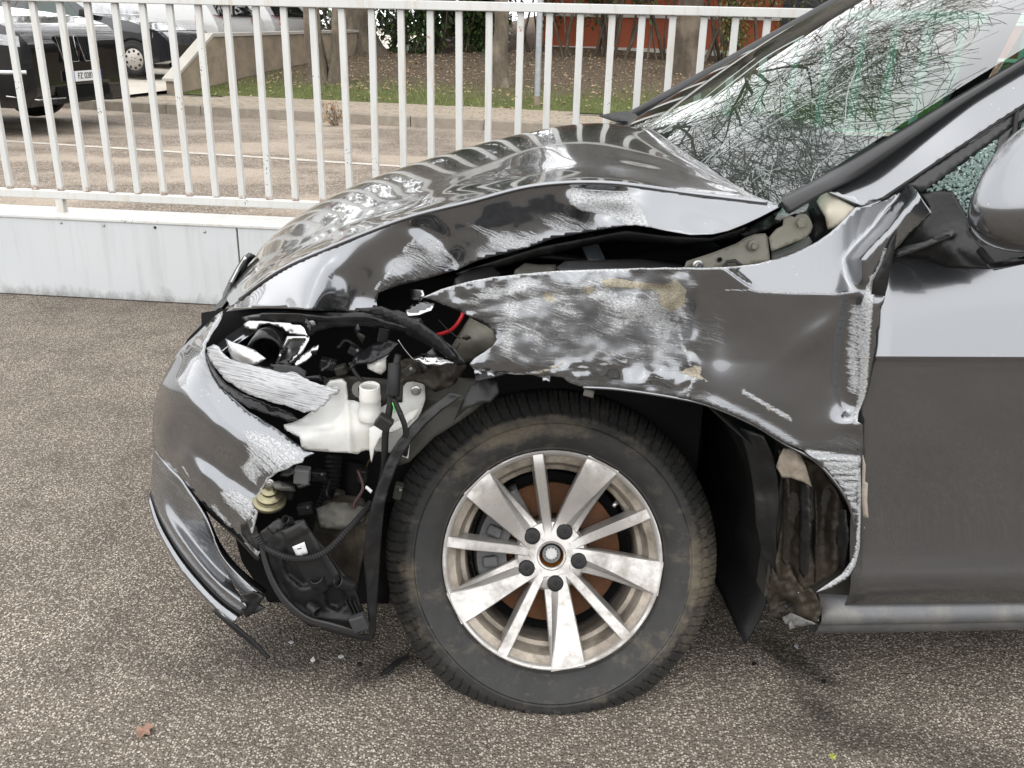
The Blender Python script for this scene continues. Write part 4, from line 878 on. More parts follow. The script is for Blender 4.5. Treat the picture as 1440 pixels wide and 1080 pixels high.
# ------------------------------------------------ front fender
fe = [(595, 418), (620, 407), (645, 400), (668, 394), (700, 389), (742, 385), (783, 381), (850, 378.5), (910, 377.5), (967, 377), (1000, 377), (1040, 374), (1065, 371), (1083, 366), (1111, 358), (1133, 348), (1148, 340), (1165, 329), (1178, 318), (1192, 304), (1203, 292), (1212, 289), (1238, 282), (1256, 274), (1271, 265), (1280, 260), (1288, 267), (1299, 283), (1311, 300), (1298, 312), (1284, 324), (1270, 338), (1258, 351), (1253, 362), (1249, 400), (1244, 418), (1242, 428), (1238, 432), (1236, 461), (1232, 465), (1232, 487), (1226, 515), (1218, 552), (1207, 580), (1206, 593), (1214, 597), (1214, 630), (1212, 640), (1210, 660), (1211, 690), (1210, 730), (1209, 770), (1203, 796), (1190, 815), (1170, 826), (1148, 833), (1164, 822), (1184, 808), (1198, 788), (1203, 765), (1203, 742), (1199, 722), (1190, 700), (1180, 686), (1166, 668), (1150, 650), (1130, 633), (1105, 623), (1080, 608), (1060, 596), (1030, 582), (1000, 570), (975, 563), (945, 557), (905, 550), (870, 546), (840, 545), (815, 543), (800, 538), (792, 531), (775, 529), (762, 531), (748, 527), (725, 527), (706, 524), (695, 526), (686, 519), (677, 524), (667, 520), (660, 512), (668, 503), (680, 496), (692, 487), (697, 478), (694, 466), (684, 458), (675, 452), (655, 442), (635, 433), (612, 424)]
fc = [(597, 418, .105), (620, 407, .095), (668, 394, .08), (742, 385, .062), (850, 379, .05), (940, 377, .022), (985, 377, .016), (1020, 376, .022), (1045, 374, .045), (1065, 371, .060), (1111, 358, .070), (1148, 340, .068), (1178, 318, .064), (1203, 292, .055), (1240, 281, .045), (1280, 260, .022), (1311, 300, .02),
      (830, 403, .036), (900, 404, .03), (970, 404, .022), (1030, 407, .012), (1060, 409, .007), (1120, 411, .002), (1180, 413, .001), (1196, 413, .004), (1235, 402, -.006),
      (1120, 385, .036), (1060, 392, .030), (1015, 392, .016), (1160, 370, .042), (1180, 350, .050), (1195, 392, .022), (1205, 375, .030), (1225, 385, .006), (1215, 350, .040), (1238, 335, .022), (1240, 310, .030), (1262, 300, .006), (1268, 320, -.004), (1290, 296, .010), (1284, 324, .006), (1258, 351, -.004), (1249, 400, -.010),
      (1000, 425, .014), (1060, 430, .008), (1120, 430, .006), (1180, 435, .006), (1000, 470, .020), (1060, 470, .018), (1120, 470, .016), (1180, 480, .018), (1215, 470, .004), (1030, 510, .024), (1100, 510, .026), (1160, 520, .028), (1195, 545, .026), (1218, 520, .004), (1060, 550, .016), (1110, 560, .019), (1150, 565, .021), (1195, 582, .004), (1160, 590, .010), (1120, 592, .012), (1207, 590, -.006),
      (1102, 622, .008), (1060, 596, .012), (1000, 570, .018), (945, 557, .030), (870, 546, .052), (815, 543, .058), (760, 530, .062), (700, 525, .066), (667, 520, .062), (1080, 585, .008), (1020, 560, .011), (960, 540, .022),
      (660, 445, .085), (697, 470, .075), (690, 425, .072), (760, 425, .05), (820, 440, .052), (880, 440, .042), (930, 430, .046), (945, 470, .050), (900, 490, .060), (820, 490, .062), (740, 480, .055), (720, 505, .060), (780, 515, .060), (860, 525, .056), (930, 530, .042), (970, 500, .030), (980, 450, .026),
      (1210, 640, -.002), (1150, 640, .004), (1205, 700, -.002), (1180, 680, .003), (1209, 760, .001), (1150, 832, .03), (1204, 795, .004)]
def fe_right(X):
    x, y = X[:, 0], X[:, 1]; yc = np.interp(x, [960, 1030, 1120, 1196, 1250], [404, 407, 411, 413.5, 410]); h = (yc-y)*.0014
    xb = 1028+(y-378)*1.25; tau = -.10+.95*sm(x-xb, -9, 9); xf = np.interp(y, [262, 280, 300, 320, 345, 365, 390, 414], [1272, 1262, 1243, 1228, 1203, 1186, 1190, 1198])
    fold = 1-sm(x-xf, -2, 30); up = np.where(h > 0, tau*.10*(1-np.exp(-np.maximum(h, 0)/.10)), 0)*fold; up = up-.012*(1-fold)*(h > 0)*sm(h, 0, .03)
    dn = np.where(h < 0, .05*np.minimum(-h, .14), 0)-.011*sm(y-(x-1000)*.42, 440, 570)+.0025*np.sin((x-1000)/45.+y/60.)*sm(y, 430, 480)*(1-sm(y, 560, 600))-.004*gauss(X, (1150, 470), 60, 16, -38)
    return .006+up+dn-.010*gauss(X, (1200, 594), 20, 17)+.006*gauss(X, (1010, 455), 24, 50)+.011*np.exp(-(dline(X, [(1196, 425), (1186, 480), (1182, 540), (1190, 575)])/13)**2)-.020*sm(x, 1200, 1226)*sm(y, 390, 430)*(1-sm(y, 560, 600))+.012*gauss(X, (1168, 372), 10, 22, -25)*0
def fe_fn(X):
    cr_ = sm(X[:, 0], 590, 660)*(1-sm(X[:, 0], 955, 1000)); d = cr_*(.009*nz(X, 60, 1)+.016*(np.abs(nz(X, 70, 71, 2))-.25)+.007*(np.abs(nz(X, 30, 72, 2))-.25)+.0035*nz(X, 24, 2)+.0006*nz(X, 8, 5))
    d += .018*gauss(X, (937, 448), 24, 30, 20)+.010*gauss(X, (868, 420), 14, 8)-.010*gauss(X, (905, 470), 10, 44, -24)
    d += -.008*np.exp(-(dline(X, [(955, 395), (948, 430), (975, 470), (968, 510)])/9)**2)+.007*np.exp(-(dline(X, [(640, 440), (740, 420), (850, 410), (940, 405)])/5)**2)*cr_
    d += .010*gauss(X, (1012, 412), 22, 12)-.006*gauss(X, (975, 412), 12, 16)
    d += -.005*np.exp(-(dline(X, [(945, 557), (1000, 568), (1060, 594), (1102, 620), (1150, 650)])/7)**2)
    d += .006*np.exp(-(dline(X, [(1130, 633), (1212, 640)])/6)**2)
    wr_ = sm(X[:, 0], 965, 1012); base = FT_(X); return d*(1-wr_)+wr_*(fe_right(X)-base)+wr_*(-.005*np.exp(-(dline(X, [(1000, 568), (1060, 594), (1102, 620), (1150, 650)])/7)**2)+.006*np.exp(-(dline(X, [(1130, 633), (1212, 640)])/6)**2))
FT_ = tps([c for c in fc])
scr_z = [(650, 425), (700, 400), (740, 390), (850, 382), (965, 380), (975, 402), (968, 440), (985, 475), (965, 500), (972, 515), (880, 512), (820, 505), (740, 515), (690, 505), (700, 480), (690, 455)]
def fe_wear(X):
    x, y = X[:, 0], X[:, 1]
    r = .38*soft(X, scr_z, 12)+.20*gauss(X, (860, 425), 90, 40, 10)+.20*gauss(X, (730, 470), 40, 30)+.16*gauss(X, (920, 450), 50, 40)+.16*gauss(X, (730, 435), 40, 20)
    r *= np.clip(.95+.55*nz(X, 38, 50, 3), .5, 1.3)
    r += .25*soft(X, [(600, 416), (660, 398), (740, 388), (740, 410), (650, 432)], 8)+.33*soft(X, [(780, 515), (950, 520), (940, 552), (820, 540)], 10)
    ed = [(1250, 330), (1240, 370), (1222, 400), (1212, 440), (1210, 480), (1214, 520), (1213, 560), (1205, 590)]
    r = np.maximum(r, .80*np.exp(-(dline(X, [(1228, 392), (1222, 430), (1218, 480), (1216, 520), (1212, 560), (1204, 592)])/7.5)**2)); r = np.maximum(r, .8*np.exp(-(dline(X, ed)/4.0)**2)*sm(y, 330, 360))
    r = np.maximum(r, .60*np.exp(-(dline(X, [(1205, 440), (1200, 500), (1202, 545)])/16)**2)*(x < 1216))
    r = np.maximum(r, .9*np.exp(-dline(X, fe[:14])/1.6)); r = np.maximum(r, .70*soft(X, [(1105, 626), (1212, 640), (1208, 700), (1203, 745), (1185, 690), (1150, 648)], 5)*(.8+.2*np.sin(y*.9)))
    r = np.maximum(r, .95*np.exp(-dline(X, [(1211, 660), (1211, 730), (1207, 775), (1195, 805), (1150, 832)])/6.0)); r = np.maximum(r, .9*np.exp(-dline(X, [(966, 558), (975, 535), (985, 520)])/2.6))
    r = np.maximum(r, .9*np.exp(-dline(X, [(935, 420), (950, 440), (958, 480), (972, 515)])/2.6)); r = np.maximum(r, .66*np.exp(-(dline(X, [(1045, 550), (1075, 568), (1112, 590)])/5)**2)); r = np.maximum(r, .58*np.exp(-(dline(X, [(1020, 408), (1090, 411), (1195, 413)])/3)**2))
    r = np.maximum(r, .85*np.exp(-dline(X, [(667, 520), (725, 527), (790, 520), (880, 508)])/2.2))
    gp = .95*soft(X, [(925, 405), (950, 392), (965, 408), (962, 430), (945, 438), (928, 430)], 4)+.85*soft(X, [(845, 392), (872, 392), (930, 400), (925, 408), (850, 404)], 4)+.75*gauss(X, (828, 408), 12, 9)+.75*gauss(X, (772, 418), 14, 9, 25)
    gp += 1.0*soft(X, [(955, 523), (975, 515), (988, 517), (984, 528), (1002, 540), (975, 530)], 2.5)+.6*np.exp(-dline(X, [(1219, 500), (1214, 550), (1207, 575)])/4)+.9*gauss(X, (1082, 577), 3, 2.5)+.7*np.exp(-dline(X, [(755, 525), (790, 512)])/4)
    b = .72*soft(X, scr_z, 30)+.45*np.exp(-(dline(X, [(800, 540), (945, 552), (1000, 565), (1060, 590), (1105, 618)])/14)**2)+.32*gauss(X, (1010, 450), 22, 60)+.35*soft(X, [(1105, 622), (1214, 600), (1212, 640), (1208, 700), (1150, 650)], 10)
    return r, gp, b
relief('front_fender', fe, fc, paint_f, car, 4.6, fe_fn, .0018, fe_wear)
# rolled arch edge and torn tatters
P = [UD(x, y+.5, d) for x, y, d in catmull([(820, 544, .038), (870, 547, .032), (945, 558, .022), (1000, 571, .018), (1060, 597, .012), (1102, 623, .008), (1150, 651, .004), (1190, 701, .0), (1203, 745, -.001)], 50)]; MB().tube(P, .0026, 6).build('arch_lip', paint_f, car, smooth=True)
relief('fender_flap_edge', [(1228, 395), (1240, 372), (1252, 340), (1262, 322), (1258, 351), (1251, 385), (1243, 425), (1234, 440), (1232, 470), (1226, 462), (1229, 430), (1224, 425)], [(1228, 395, -.012), (1262, 322, -.008), (1234, 440, .004), (1243, 425, -.005)], blackp, car, 6, None, .0015)
for pts, c_ in (([(1213, 640), (1217, 655), (1216, 678), (1220, 680), (1219, 705), (1221, 728), (1214, 728), (1212, 700)], 'seal_scrap'), ([(1212, 760), (1216, 740), (1213, 775), (1210, 808)], 'seal_scrap')):
    relief(c_, pts, [(1213, 640, -.006), (1221, 728, -.012), (1212, 700, -.006), (1219, 690, -.012)], foam if pts[0][1] < 700 else paint_f, car, 5, None, .002, none)
for (x, y, n_) in ((672, 520, 3), (690, 523, 2), (768, 530, 2)):
    relief('paint_tatter', [(x-6, y-2), (x+6, y-1), (x+5, y+7), (x, y+4), (x-5, y+6)], [(x, y, .05), (x+6, y, .052), (x-5, y+6, .044), (x+5, y+7, .042)], paint_f, car, 4, None, .0012, none, jag=1)
# lock-carrier strip and brackets in the gap above the fender
relief('gutter_strip', [(782, 376), (795, 367), (870, 365), (900, 364), (955, 371), (968, 377), (900, 380), (790, 382)], [(782, 376, .10), (870, 365, .12), (968, 377, .09), (900, 380, .075)], blackp, car, 7, None, .003)
relief('bay_strut', [(812, 332), (834, 327), (852, 366), (840, 374), (828, 368)], [(812, 332, .30), (834, 327, .30), (852, 366, .26), (828, 368, .26)], simple('strut_grey', (.07, .08, .085), .35, .3, .15, 10), car, 8, None, .006)
relief('bay_strut', [(655, 355), (700, 345), (830, 362), (830, 368), (690, 358)], [(655, 355, .36), (700, 345, .36), (830, 368, .34), (690, 358, .35)], blackp, car, 8, None, .006)
relief('fuse_box', [(724, 380), (738, 370), (756, 372), (782, 372), (782, 382), (730, 388)], [(724, 380, .16), (738, 370, .18), (782, 372, .18), (730, 388, .15)], olived, car, 6, None, .02)
relief('air_filter_box', [(640, 392), (662, 378), (690, 372), (704, 384), (690, 400), (650, 408)], [(640, 392, .2), (662, 378, .23), (704, 384, .22), (650, 408, .18)], blackp, car, 6, None, .02)

# ------------------------------------------------ bonnet hinge
hg = relief('bonnet_hinge', [(962, 377), (966, 367), (1000, 356), (1036, 342), (1048, 334), (1062, 329), (1076, 328), (1080, 334), (1083, 368), (1040, 375), (1000, 378)], [(962, 377, .088), (1000, 356, .10), (1048, 334, .105), (1083, 368, .09), (1080, 334, .10)], olive, car, 6, None, .003)
relief('hinge_arm', [(1081, 334), (1092, 322), (1101, 318), (1102, 308), (1112, 303), (1118, 306), (1124, 300), (1134, 301), (1140, 309), (1143, 318), (1140, 327), (1133, 335), (1110, 344), (1085, 354)], [(1081, 334, .095), (1102, 308, .092), (1134, 301, .09), (1140, 327, .085), (1085, 354, .088)], olive, hg, 5, None, .005)
relief('hinge_stop', [(1085, 355), (1112, 345), (1138, 332), (1142, 340), (1140, 348), (1110, 358), (1085, 366)], [(1085, 355, .11), (1138, 332, .11), (1142, 340, .105), (1085, 366, .10)], simple('hinge_stop_grey', (.13, .13, .12), .5, 0, .15, 12), hg, 6, None, .003)  # stop plate in a plain grey, darker than the olive arm
bolt('hinge_bolt', 1059, 345, .094, .0055, olive, hg, .009); bolt('hinge_bolt', 981, 373, .088, .0055, steel, hg, .009); bolt('hinge_pivot', 1127, 313, .082, .0085, olive, hg, .004, False)
bolt('hinge_hole', 1012, 365, .0925, .0045, voidm, hg, .001, False)
relief('wire_loop', [(1015, 376), (1022, 366), (1034, 364), (1044, 372), (1040, 376), (1034, 369), (1024, 370), (1020, 377)], [(1015, 376, .08), (1022, 366, .085), (1034, 364, .085), (1040, 376, .08)], blackp, hg, 4, None, .002)
relief('pillar_seam', [(1148, 283), (1154, 275), (1161, 270), (1180, 280), (1203, 292), (1196, 304), (1178, 319), (1164, 324), (1160, 305), (1154, 295)], [(1148, 283, .12), (1161, 270, .115), (1203, 292, .085), (1178, 319, .09), (1164, 324, .10), (1160, 298, .098)], cream, car, 5, lambda X: -.006*gauss(X, (1165, 300), 6, 18, -10), .004)
relief('cowl_grommet', [(1136, 296), (1146, 290), (1153, 296), (1160, 308), (1160, 326), (1145, 338), (1143, 315)], [(1136, 296, .14), (1153, 296, .12), (1160, 326, .12), (1145, 338, .12)], rubber, car, 5, lambda X: -.008*gauss(X, (1150, 302), 5, 5), .004)
relief('cowl_panel', [(1040, 328), (1060, 316), (1096, 296), (1104, 292), (1112, 302), (1100, 310), (1080, 322), (1050, 333)], [(1040, 328, .16), (1096, 296, .14), (1112, 302, .12), (1050, 333, .15)], blackp, car, 5, lambda X: .008*nz(X, 10, 8), .003)
relief('glass_fragment', [(1088, 309), (1100, 292), (1106, 300), (1118, 296), (1128, 288), (1138, 285), (1134, 296), (1110, 302), (1098, 310)], [(1088, 309, .11), (1106, 300, .10), (1138, 285, .10), (1098, 310, .10)], lens_m, car, 5, lambda X: .006*nz(X, 8, 9), .003)

# ------------------------------------------------ engine bay behind everything
relief('bay_shade_backing', [(283, 440), (330, 432), (560, 436), (720, 430), (800, 520), (760, 570), (640, 600), (560, 690), (545, 860), (500, 905), (380, 850), (340, 790), (300, 640), (285, 540)], [(283, 440, .55), (720, 430, .40), (545, 860, .42), (300, 640, .45), (500, 560, .42)], voidm, car, 20, None, .01)  # black backing sheet; the bay's deep shade is put into its colour
MB().prism([CX(-.60, .36, .30), CX(.42, .34, .30), CX(.42, .34, .86), CX(-.2, .36, .78), CX(-.56, .40, .60)], EY*.95).build('bay_dark_filler', voidm, car)  # near-black filler, its colour standing for the dark void under the bonnet
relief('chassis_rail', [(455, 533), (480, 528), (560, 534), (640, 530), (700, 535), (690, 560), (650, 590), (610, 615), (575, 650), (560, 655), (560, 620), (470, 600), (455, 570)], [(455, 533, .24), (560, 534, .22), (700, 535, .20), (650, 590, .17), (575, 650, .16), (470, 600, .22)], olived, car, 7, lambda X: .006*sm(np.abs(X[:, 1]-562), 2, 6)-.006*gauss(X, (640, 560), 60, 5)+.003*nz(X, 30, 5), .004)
relief('strut_tower', [(628, 500), (640, 478), (660, 446), (695, 464), (698, 482), (690, 492), (676, 500), (660, 508), (640, 512)], [(628, 500, .24), (660, 446, .21), (695, 464, .17), (676, 500, .18), (640, 490, .20), (665, 478, .165)], olive, car, 5, None, .004)
relief('crash_can', [(545, 528), (560, 508), (590, 500), (615, 512), (640, 508), (655, 515), (640, 540), (612, 552), (595, 540), (580, 536), (560, 540)], [(545, 528, .17), (590, 500, .18), (655, 515, .15), (612, 552, .15), (580, 536, .16)], mud, car, 4.5, lambda X: .012*nz(X, 16, 11)+.005*nz(X, 6, 12), .003)
tubepx('red_cable', [(613, 471, .21), (622, 469, .2), (636, 463, .19), (646, 451, .19), (651, 440, .2), (652, 428, .22)], .0036, redc, car, 8, 24)
tubepx('thin_wire', [(604, 470, .18), (616, 471, .17), (624, 478, .16), (626, 490, .16), (640, 492, .15), (646, 482, .15)], .0011, rubber, car, 5, 24)
tubepx('thin_wire', [(617, 450, .18), (628, 462, .16), (640, 472, .15), (648, 476, .15)], .0010, rubber, car, 5, 20)
tubepx('thin_wire', [(560, 478, .10), (568, 490, .10), (578, 502, .10), (583, 506, .10)], .0008, steel, car, 5, 12)

refl_m = simple('satin_reflector', (.50, .50, .495), .32, .8, .06, 9)
# ------------------------------------------------ smashed headlight
hd = relief('headlight_frame', [(340, 446), (375, 438), (430, 438), (480, 440), (520, 438), (560, 448), (600, 462), (640, 490), (656, 512), (645, 514), (622, 498), (596, 482), (565, 468), (540, 462), (510, 458), (470, 460), (445, 466), (434, 476), (425, 455), (380, 452), (345, 454)], [(340, 446, .36), (430, 438, .24), (520, 438, .17), (600, 462, .13), (656, 512, .10), (470, 460, .20), (345, 454, .35), (540, 462, .155)], blackg, car, 5, lambda X: .004*nz(X, 22, 13)-.006*np.exp(-(dline(X, [(430, 446), (520, 447), (600, 470)])/4)**2), .003)
relief('reflector_hood', [(342, 456), (350, 451), (400, 452), (425, 454), (432, 466), (434, 474), (404, 470), (396, 462), (378, 455), (366, 458), (360, 466), (344, 461)], [(342, 456, .34), (400, 452, .28), (434, 474, .24), (360, 466, .31)], chrome, hd, 4, lambda X: .004*nz(X, 20, 14), .002)
relief('reflector_box', [(404, 474), (434, 474), (432, 480), (420, 498), (402, 514), (384, 513), (392, 494)], [(404, 474, .24), (434, 474, .22), (402, 514, .22), (384, 513, .25), (409, 492, .28)], refl_m, hd, 3.5, None, .002)
relief('reflector_box_rim', [(404, 473), (435, 472), (434, 479), (425, 496), (406, 515), (383, 515), (391, 496)], [(404, 473, .236), (435, 472, .216), (406, 515, .216), (383, 515, .246)], chrome, hd, 4, None, .003, holes=[[(408, 478), (430, 477), (418, 496), (402, 510), (389, 510), (396, 495)]])
relief('reflector_leaf', [(317, 476), (326, 481), (340, 485), (358, 492), (374, 504), (362, 512), (345, 517), (330, 514), (322, 495)], [(317, 476, .28), (358, 492, .215), (374, 504, .205), (330, 514, .235), (343, 500, .205)], refl_m, hd, 4, None, .002)
relief('reflector_fin', [(412, 510), (424, 500), (440, 488), (448, 484), (446, 492), (430, 508), (416, 516)], [(412, 510, .2), (448, 484, .19), (430, 508, .185), (416, 516, .19)], chrome, hd, 4, None, .003)
c = UD(381, 484, .30); MB().lathe([(.036, .0), (.036, .05), (.031, .056), (.027, .05), (.024, .0), (0, -.02)], c, EX, U_, -EY, 32).build('projector_barrel', blackg, hd, smooth=True)
relief('lamp_bracket', [(380, 512), (420, 515), (430, 522), (428, 530), (450, 527), (452, 536), (400, 530), (382, 524)], [(380, 512, .21), (430, 522, .18), (452, 536, .17), (382, 524, .2)], blackg, hd, 5, None, .01)
relief('lamp_shard', [(490, 520), (500, 498), (525, 484), (548, 478), (560, 482), (545, 498), (520, 510), (500, 512)], [(490, 520, .16), (525, 484, .17), (560, 482, .14), (520, 510, .14)], blackg, hd, 5, lambda X: .006*nz(X, 12, 15), .003)
relief('lamp_shard', [(580, 506), (600, 500), (622, 503), (640, 510), (615, 514), (595, 512)], [(580, 506, .13), (600, 500, .13), (640, 510, .11), (595, 512, .12)], chrome, hd, 5, lambda X: .006*nz(X, 12, 16), .002)
relief('lamp_shard', [(505, 435), (535, 431), (560, 441), (592, 455), (618, 474), (643, 503), (636, 508), (612, 488), (582, 466), (545, 447), (512, 440)], [(505, 435, .15), (535, 431, .14), (643, 503, .09), (582, 466, .11), (592, 455, .105)], blackp, hd, 5, None, .004)
relief('lamp_shard', [(540, 438), (560, 436), (593, 448), (585, 460), (566, 452)], [(540, 438, .15), (560, 436, .15), (593, 448, .13), (566, 452, .125)], trimg, hd, 5, None, .003)
relief('lamp_shard', [(600, 496), (608, 490), (615, 500), (606, 503)], [(600, 496, .1), (608, 490, .1), (615, 500, .1), (606, 503, .095)], trimg, hd, 4, None, .003)
relief('chrome_shard', [(570, 436), (580, 428), (596, 422), (611, 427), (606, 436), (590, 442), (574, 444)], [(570, 436, .15), (596, 422, .17), (611, 427, .14), (590, 442, .13)], chrome, hd, 4, lambda X: .004*nz(X, 9, 17), .002)
relief('chrome_shard', [(577, 424), (577, 406), (594, 408), (596, 416), (590, 424)], [(577, 424, .2), (577, 406, .21), (594, 408, .17), (590, 424, .17)], chrome, hd, 4, None, .002)
relief('white_clip', [(516, 508), (524, 502), (541, 496), (549, 494), (543, 503), (543, 520), (536, 527), (526, 523), (517, 518)], [(516, 508, .17), (541, 496, .16), (543, 520, .145), (526, 523, .15), (530, 512, .14)], white_pl, hd, 4, None, .004)
lens_o = [(290, 489), (300, 484), (305, 486), (313, 498), (322, 505), (332, 508), (350, 512), (365, 516), (383, 520), (400, 524), (412, 523), (425, 530), (440, 537), (457, 543), (470, 545), (476, 551), (466, 556), (458, 568), (450, 572), (444, 580), (436, 578), (428, 581), (410, 573), (400, 569), (385, 567), (370, 561), (350, 555), (335, 546), (318, 535), (308, 524), (300, 514), (293, 502)]
relief('broken_lens', lens_o, [(290, 489, .33), (313, 498, .255), (350, 512, .20), (400, 524, .155), (440, 537, .125), (476, 551, .11), (444, 580, .105), (400, 569, .13), (350, 555, .17), (318, 535, .225), (300, 514, .275), (380, 545, .135)], lens_m, hd, 4, lambda X: .0018*np.sin(X[:, 1]*.9-X[:, 0]*.25)+.002*nz(X, 14, 18), .004, jag=.8)
relief('lens_gasket', [(288, 492), (294, 506), (304, 524), (318, 540), (340, 553), (362, 562), (382, 569), (400, 575), (410, 580), (417, 589), (405, 592), (392, 586), (372, 580), (350, 572), (326, 558), (306, 540), (295, 522)], [(288, 492, .34), (318, 540, .235), (362, 562, .17), (417, 589, .12), (350, 572, .165), (306, 540, .25)], blackg, hd, 5, lambda X: .004*nz(X, 14, 19), .004)

# ------------------------------------------------ washer tank
tank = relief('washer_tank', [(399, 597), (412, 594), (425, 588), (440, 577), (455, 566), (457, 544), (463, 537), (480, 535), (486, 540), (488, 562), (498, 563), (506, 566), (510, 574), (532, 576), (545, 567), (566, 566), (567, 544), (573, 537), (592, 536), (597, 543), (598, 562), (592, 580), (582, 598), (577, 620), (574, 645), (560, 640), (545, 636), (524, 634), (515, 633), (508, 635), (503, 639), (492, 637), (470, 636), (440, 634), (424, 631), (421, 612), (403, 606)],
    [(399, 597, .17), (425, 588, .185), (457, 544, .185), (486, 540, .185), (488, 562, .18), (545, 567, .175), (567, 544, .185), (597, 543, .185), (592, 580, .17), (574, 645, .14), (503, 639, .13), (440, 634, .135), (421, 612, .14), (455, 598, .135), (478, 582, .15), (500, 600, .128), (540, 600, .135), (470, 570, .178), (570, 590, .16), (490, 630, .126), (530, 585, .14)],
    white_pl, car, 4.2, lambda X: -.008*np.exp(-((X[:, 0]-490-(X[:, 1]-600)*.06)/3.0)**2)*(X[:, 1] > 566)-.006*np.exp(-(dline(X, [(400, 600), (440, 601), (468, 598), (480, 582), (487, 566)])/3.2)**2)+.002*nz(X, 30, 20), .012)
c = UD(521, 578, .142); ax = np.array([0.02, -.10, 1.0]); ax /= np.linalg.norm(ax); e1 = np.cross(ax, EY); e1 /= np.linalg.norm(e1); e2 = np.cross(ax, e1)
MB().lathe([(.0235, -.012), (.0235, .0), (.0195, .004), (.0188, .022), (.0195, .024), (.0195, .030), (.0185, .032), (.0185, .050), (.0165, .052), (.0155, .045), (.0155, 0)], c, e1, e2, ax, 32).build('filler_neck', white_pl, tank, smooth=True)
relief('tank_flange', [(519, 602), (530, 597), (545, 599), (560, 592), (575, 580), (590, 574), (585, 586), (565, 602), (548, 608), (534, 616), (526, 632), (522, 651), (519, 630)], [(519, 602, .118), (545, 599, .115), (590, 574, .13), (548, 608, .105), (522, 651, .11), (534, 616, .106)], white_pl, tank, 4, None, .004)
bolt('tank_bolt', 585, 549, .168, .0055, steel, tank, .008); bolt('tank_bolt', 471, 549, .168, .005, steel, tank, .006)
c = UD(508, 547, .19); MB().lathe([(.006, .004), (.017, .004), (.017, 0), (.006, 0)], c, EX, U_, -EY, 14).build('star_washer', steel, car)
# harness in front of the tank
tubepx('wiring_harness', [(560, 500, .13), (556, 520, .11), (553, 545, .10), (550, 562, .098), (546, 585, .096), (542, 610, .096), (541, 635, .10), (540, 660, .11), (534, 690, .14)], .0065, rubber, car, 8, 40)
tubepx('wiring_harness', [(555, 512, .115), (554, 535, .10), (553, 556, .095)], .0115, rubber, car, 9, 14)
tubepx('wiring_harness', [(553, 560, .094), (562, 580, .09), (569, 598, .088), (570, 612, .09), (563, 624, .095), (557, 636, .10), (555, 648, .10)], .005, rubber, car, 8, 30)
tubepx('wiring_harness', [(563, 580, .088), (570, 600, .086), (573, 620, .09), (570, 640, .10)], .0042, rubber, car, 8, 22)
MB().box(UD(540, 594, .085), (.028, .02, .024), np.array(Matrix.Rotation(.6, 3, 'Y'))).build('harness_plug', blackp, car, bevel=.003)
tubepx('green_wire', [(552, 566, .09), (554, 573, .089), (555, 580, .09)], .0012, simple('green_wire', (.12, .5, .12), .4), car, 5, 8)
tubepx('thin_wire', [(516, 560, .15), (512, 540, .17), (500, 525, .19), (492, 510, .2)], .004, rubber, car, 6, 16)

# ------------------------------------------------ horn, sensors, lower engine bay
c = UD(379, 706, .135); ax = np.array([.12, -.28, 1.0]); ax /= np.linalg.norm(ax); e1 = np.cross(ax, EY); e1 /= np.linalg.norm(e1); e2 = np.cross(ax, e1)
hn = MB().lathe([(0, .0), (.030, .0), (.031, .003), (.030, .006), (.024, .008), (.022, .012), (.023, .014), (.0225, .017), (.015, .020), (.013, .024), (.0145, .026), (.0145, .03), (.010, .033), (.008, .037), (0, .038)], c, e1, e2, ax, 36).build('horn', horn_m, car, smooth=True, sharp=45)
relief('horn_bracket', [(376, 678), (392, 676), (414, 684), (416, 691), (396, 690), (380, 686)], [(376, 678, .128), (414, 684, .15), (416, 691, .148), (380, 686, .125)], simple('bracket_dull', (.16, .155, .14), .4, .6, .2, 20), hn, 5, None, .003)
bolt('horn_nut', 379, 679, .118, .005, steel, hn, .006)
MB().box(UD(425, 668, .13), (.028, .022, .030), np.array(Matrix.Rotation(.1, 3, 'Y'))).build('sensor_plug', simple('plug_grey', (.10, .10, .10), .45, 0, .1, 20), car, bevel=.003)
relief('sensor_tab', [(416, 681), (434, 678), (437, 682), (420, 687)], [(416, 681, .12), (434, 678, .12), (437, 682, .118), (420, 687, .115)], blackp, car, 4, None, .004)
relief('bumper_bracket', [(395, 662), (412, 655), (416, 664), (404, 670), (394, 669)], [(395, 662, .12), (412, 655, .13), (416, 664, .12), (394, 669, .115)], blackp, car, 4, None, .004)
relief('undertray', [(438, 760), (445, 722), (455, 705), (480, 695), (510, 700), (520, 720), (515, 760), (505, 800), (500, 840), (470, 830), (450, 790)], [(438, 760, .20), (480, 695, .22), (520, 720, .17), (500, 840, .15), (460, 740, .19)], mud, car, 6, lambda X: .010*nz(X, 26, 21)-.008*np.exp(-(dline(X, [(440, 745), (470, 752), (515, 735)])/5)**2), .006)
relief('oil_pan_cover', [(445, 715), (470, 705), (500, 708), (518, 716), (512, 730), (480, 745), (450, 742)], [(445, 715, .17), (500, 708, .17), (512, 730, .15), (450, 742, .15), (480, 725, .14)], simple('gearbox_dirty', (.085, .08, .07), .6, .3, .3, 14, .4, 60), car, 5, lambda X: .007*nz(X, 12, 22), .01)
tubepx('radiator_hose', [(470, 640, .3), (466, 680, .28), (455, 715, .26), (448, 740, .25)], .014, rubber, car, 10, 40, rib=1)
relief('wire_clip', [(513, 686), (515, 683), (523, 690), (521, 694)], [(513, 686, .11), (515, 683, .11), (523, 690, .10), (521, 694, .10)], sticker, car, 3, None, .003)
tubepx('radiator_hose', [(500, 650, .32), (495, 690, .3), (500, 720, .28)], .02, voidm, car, 10, 20)

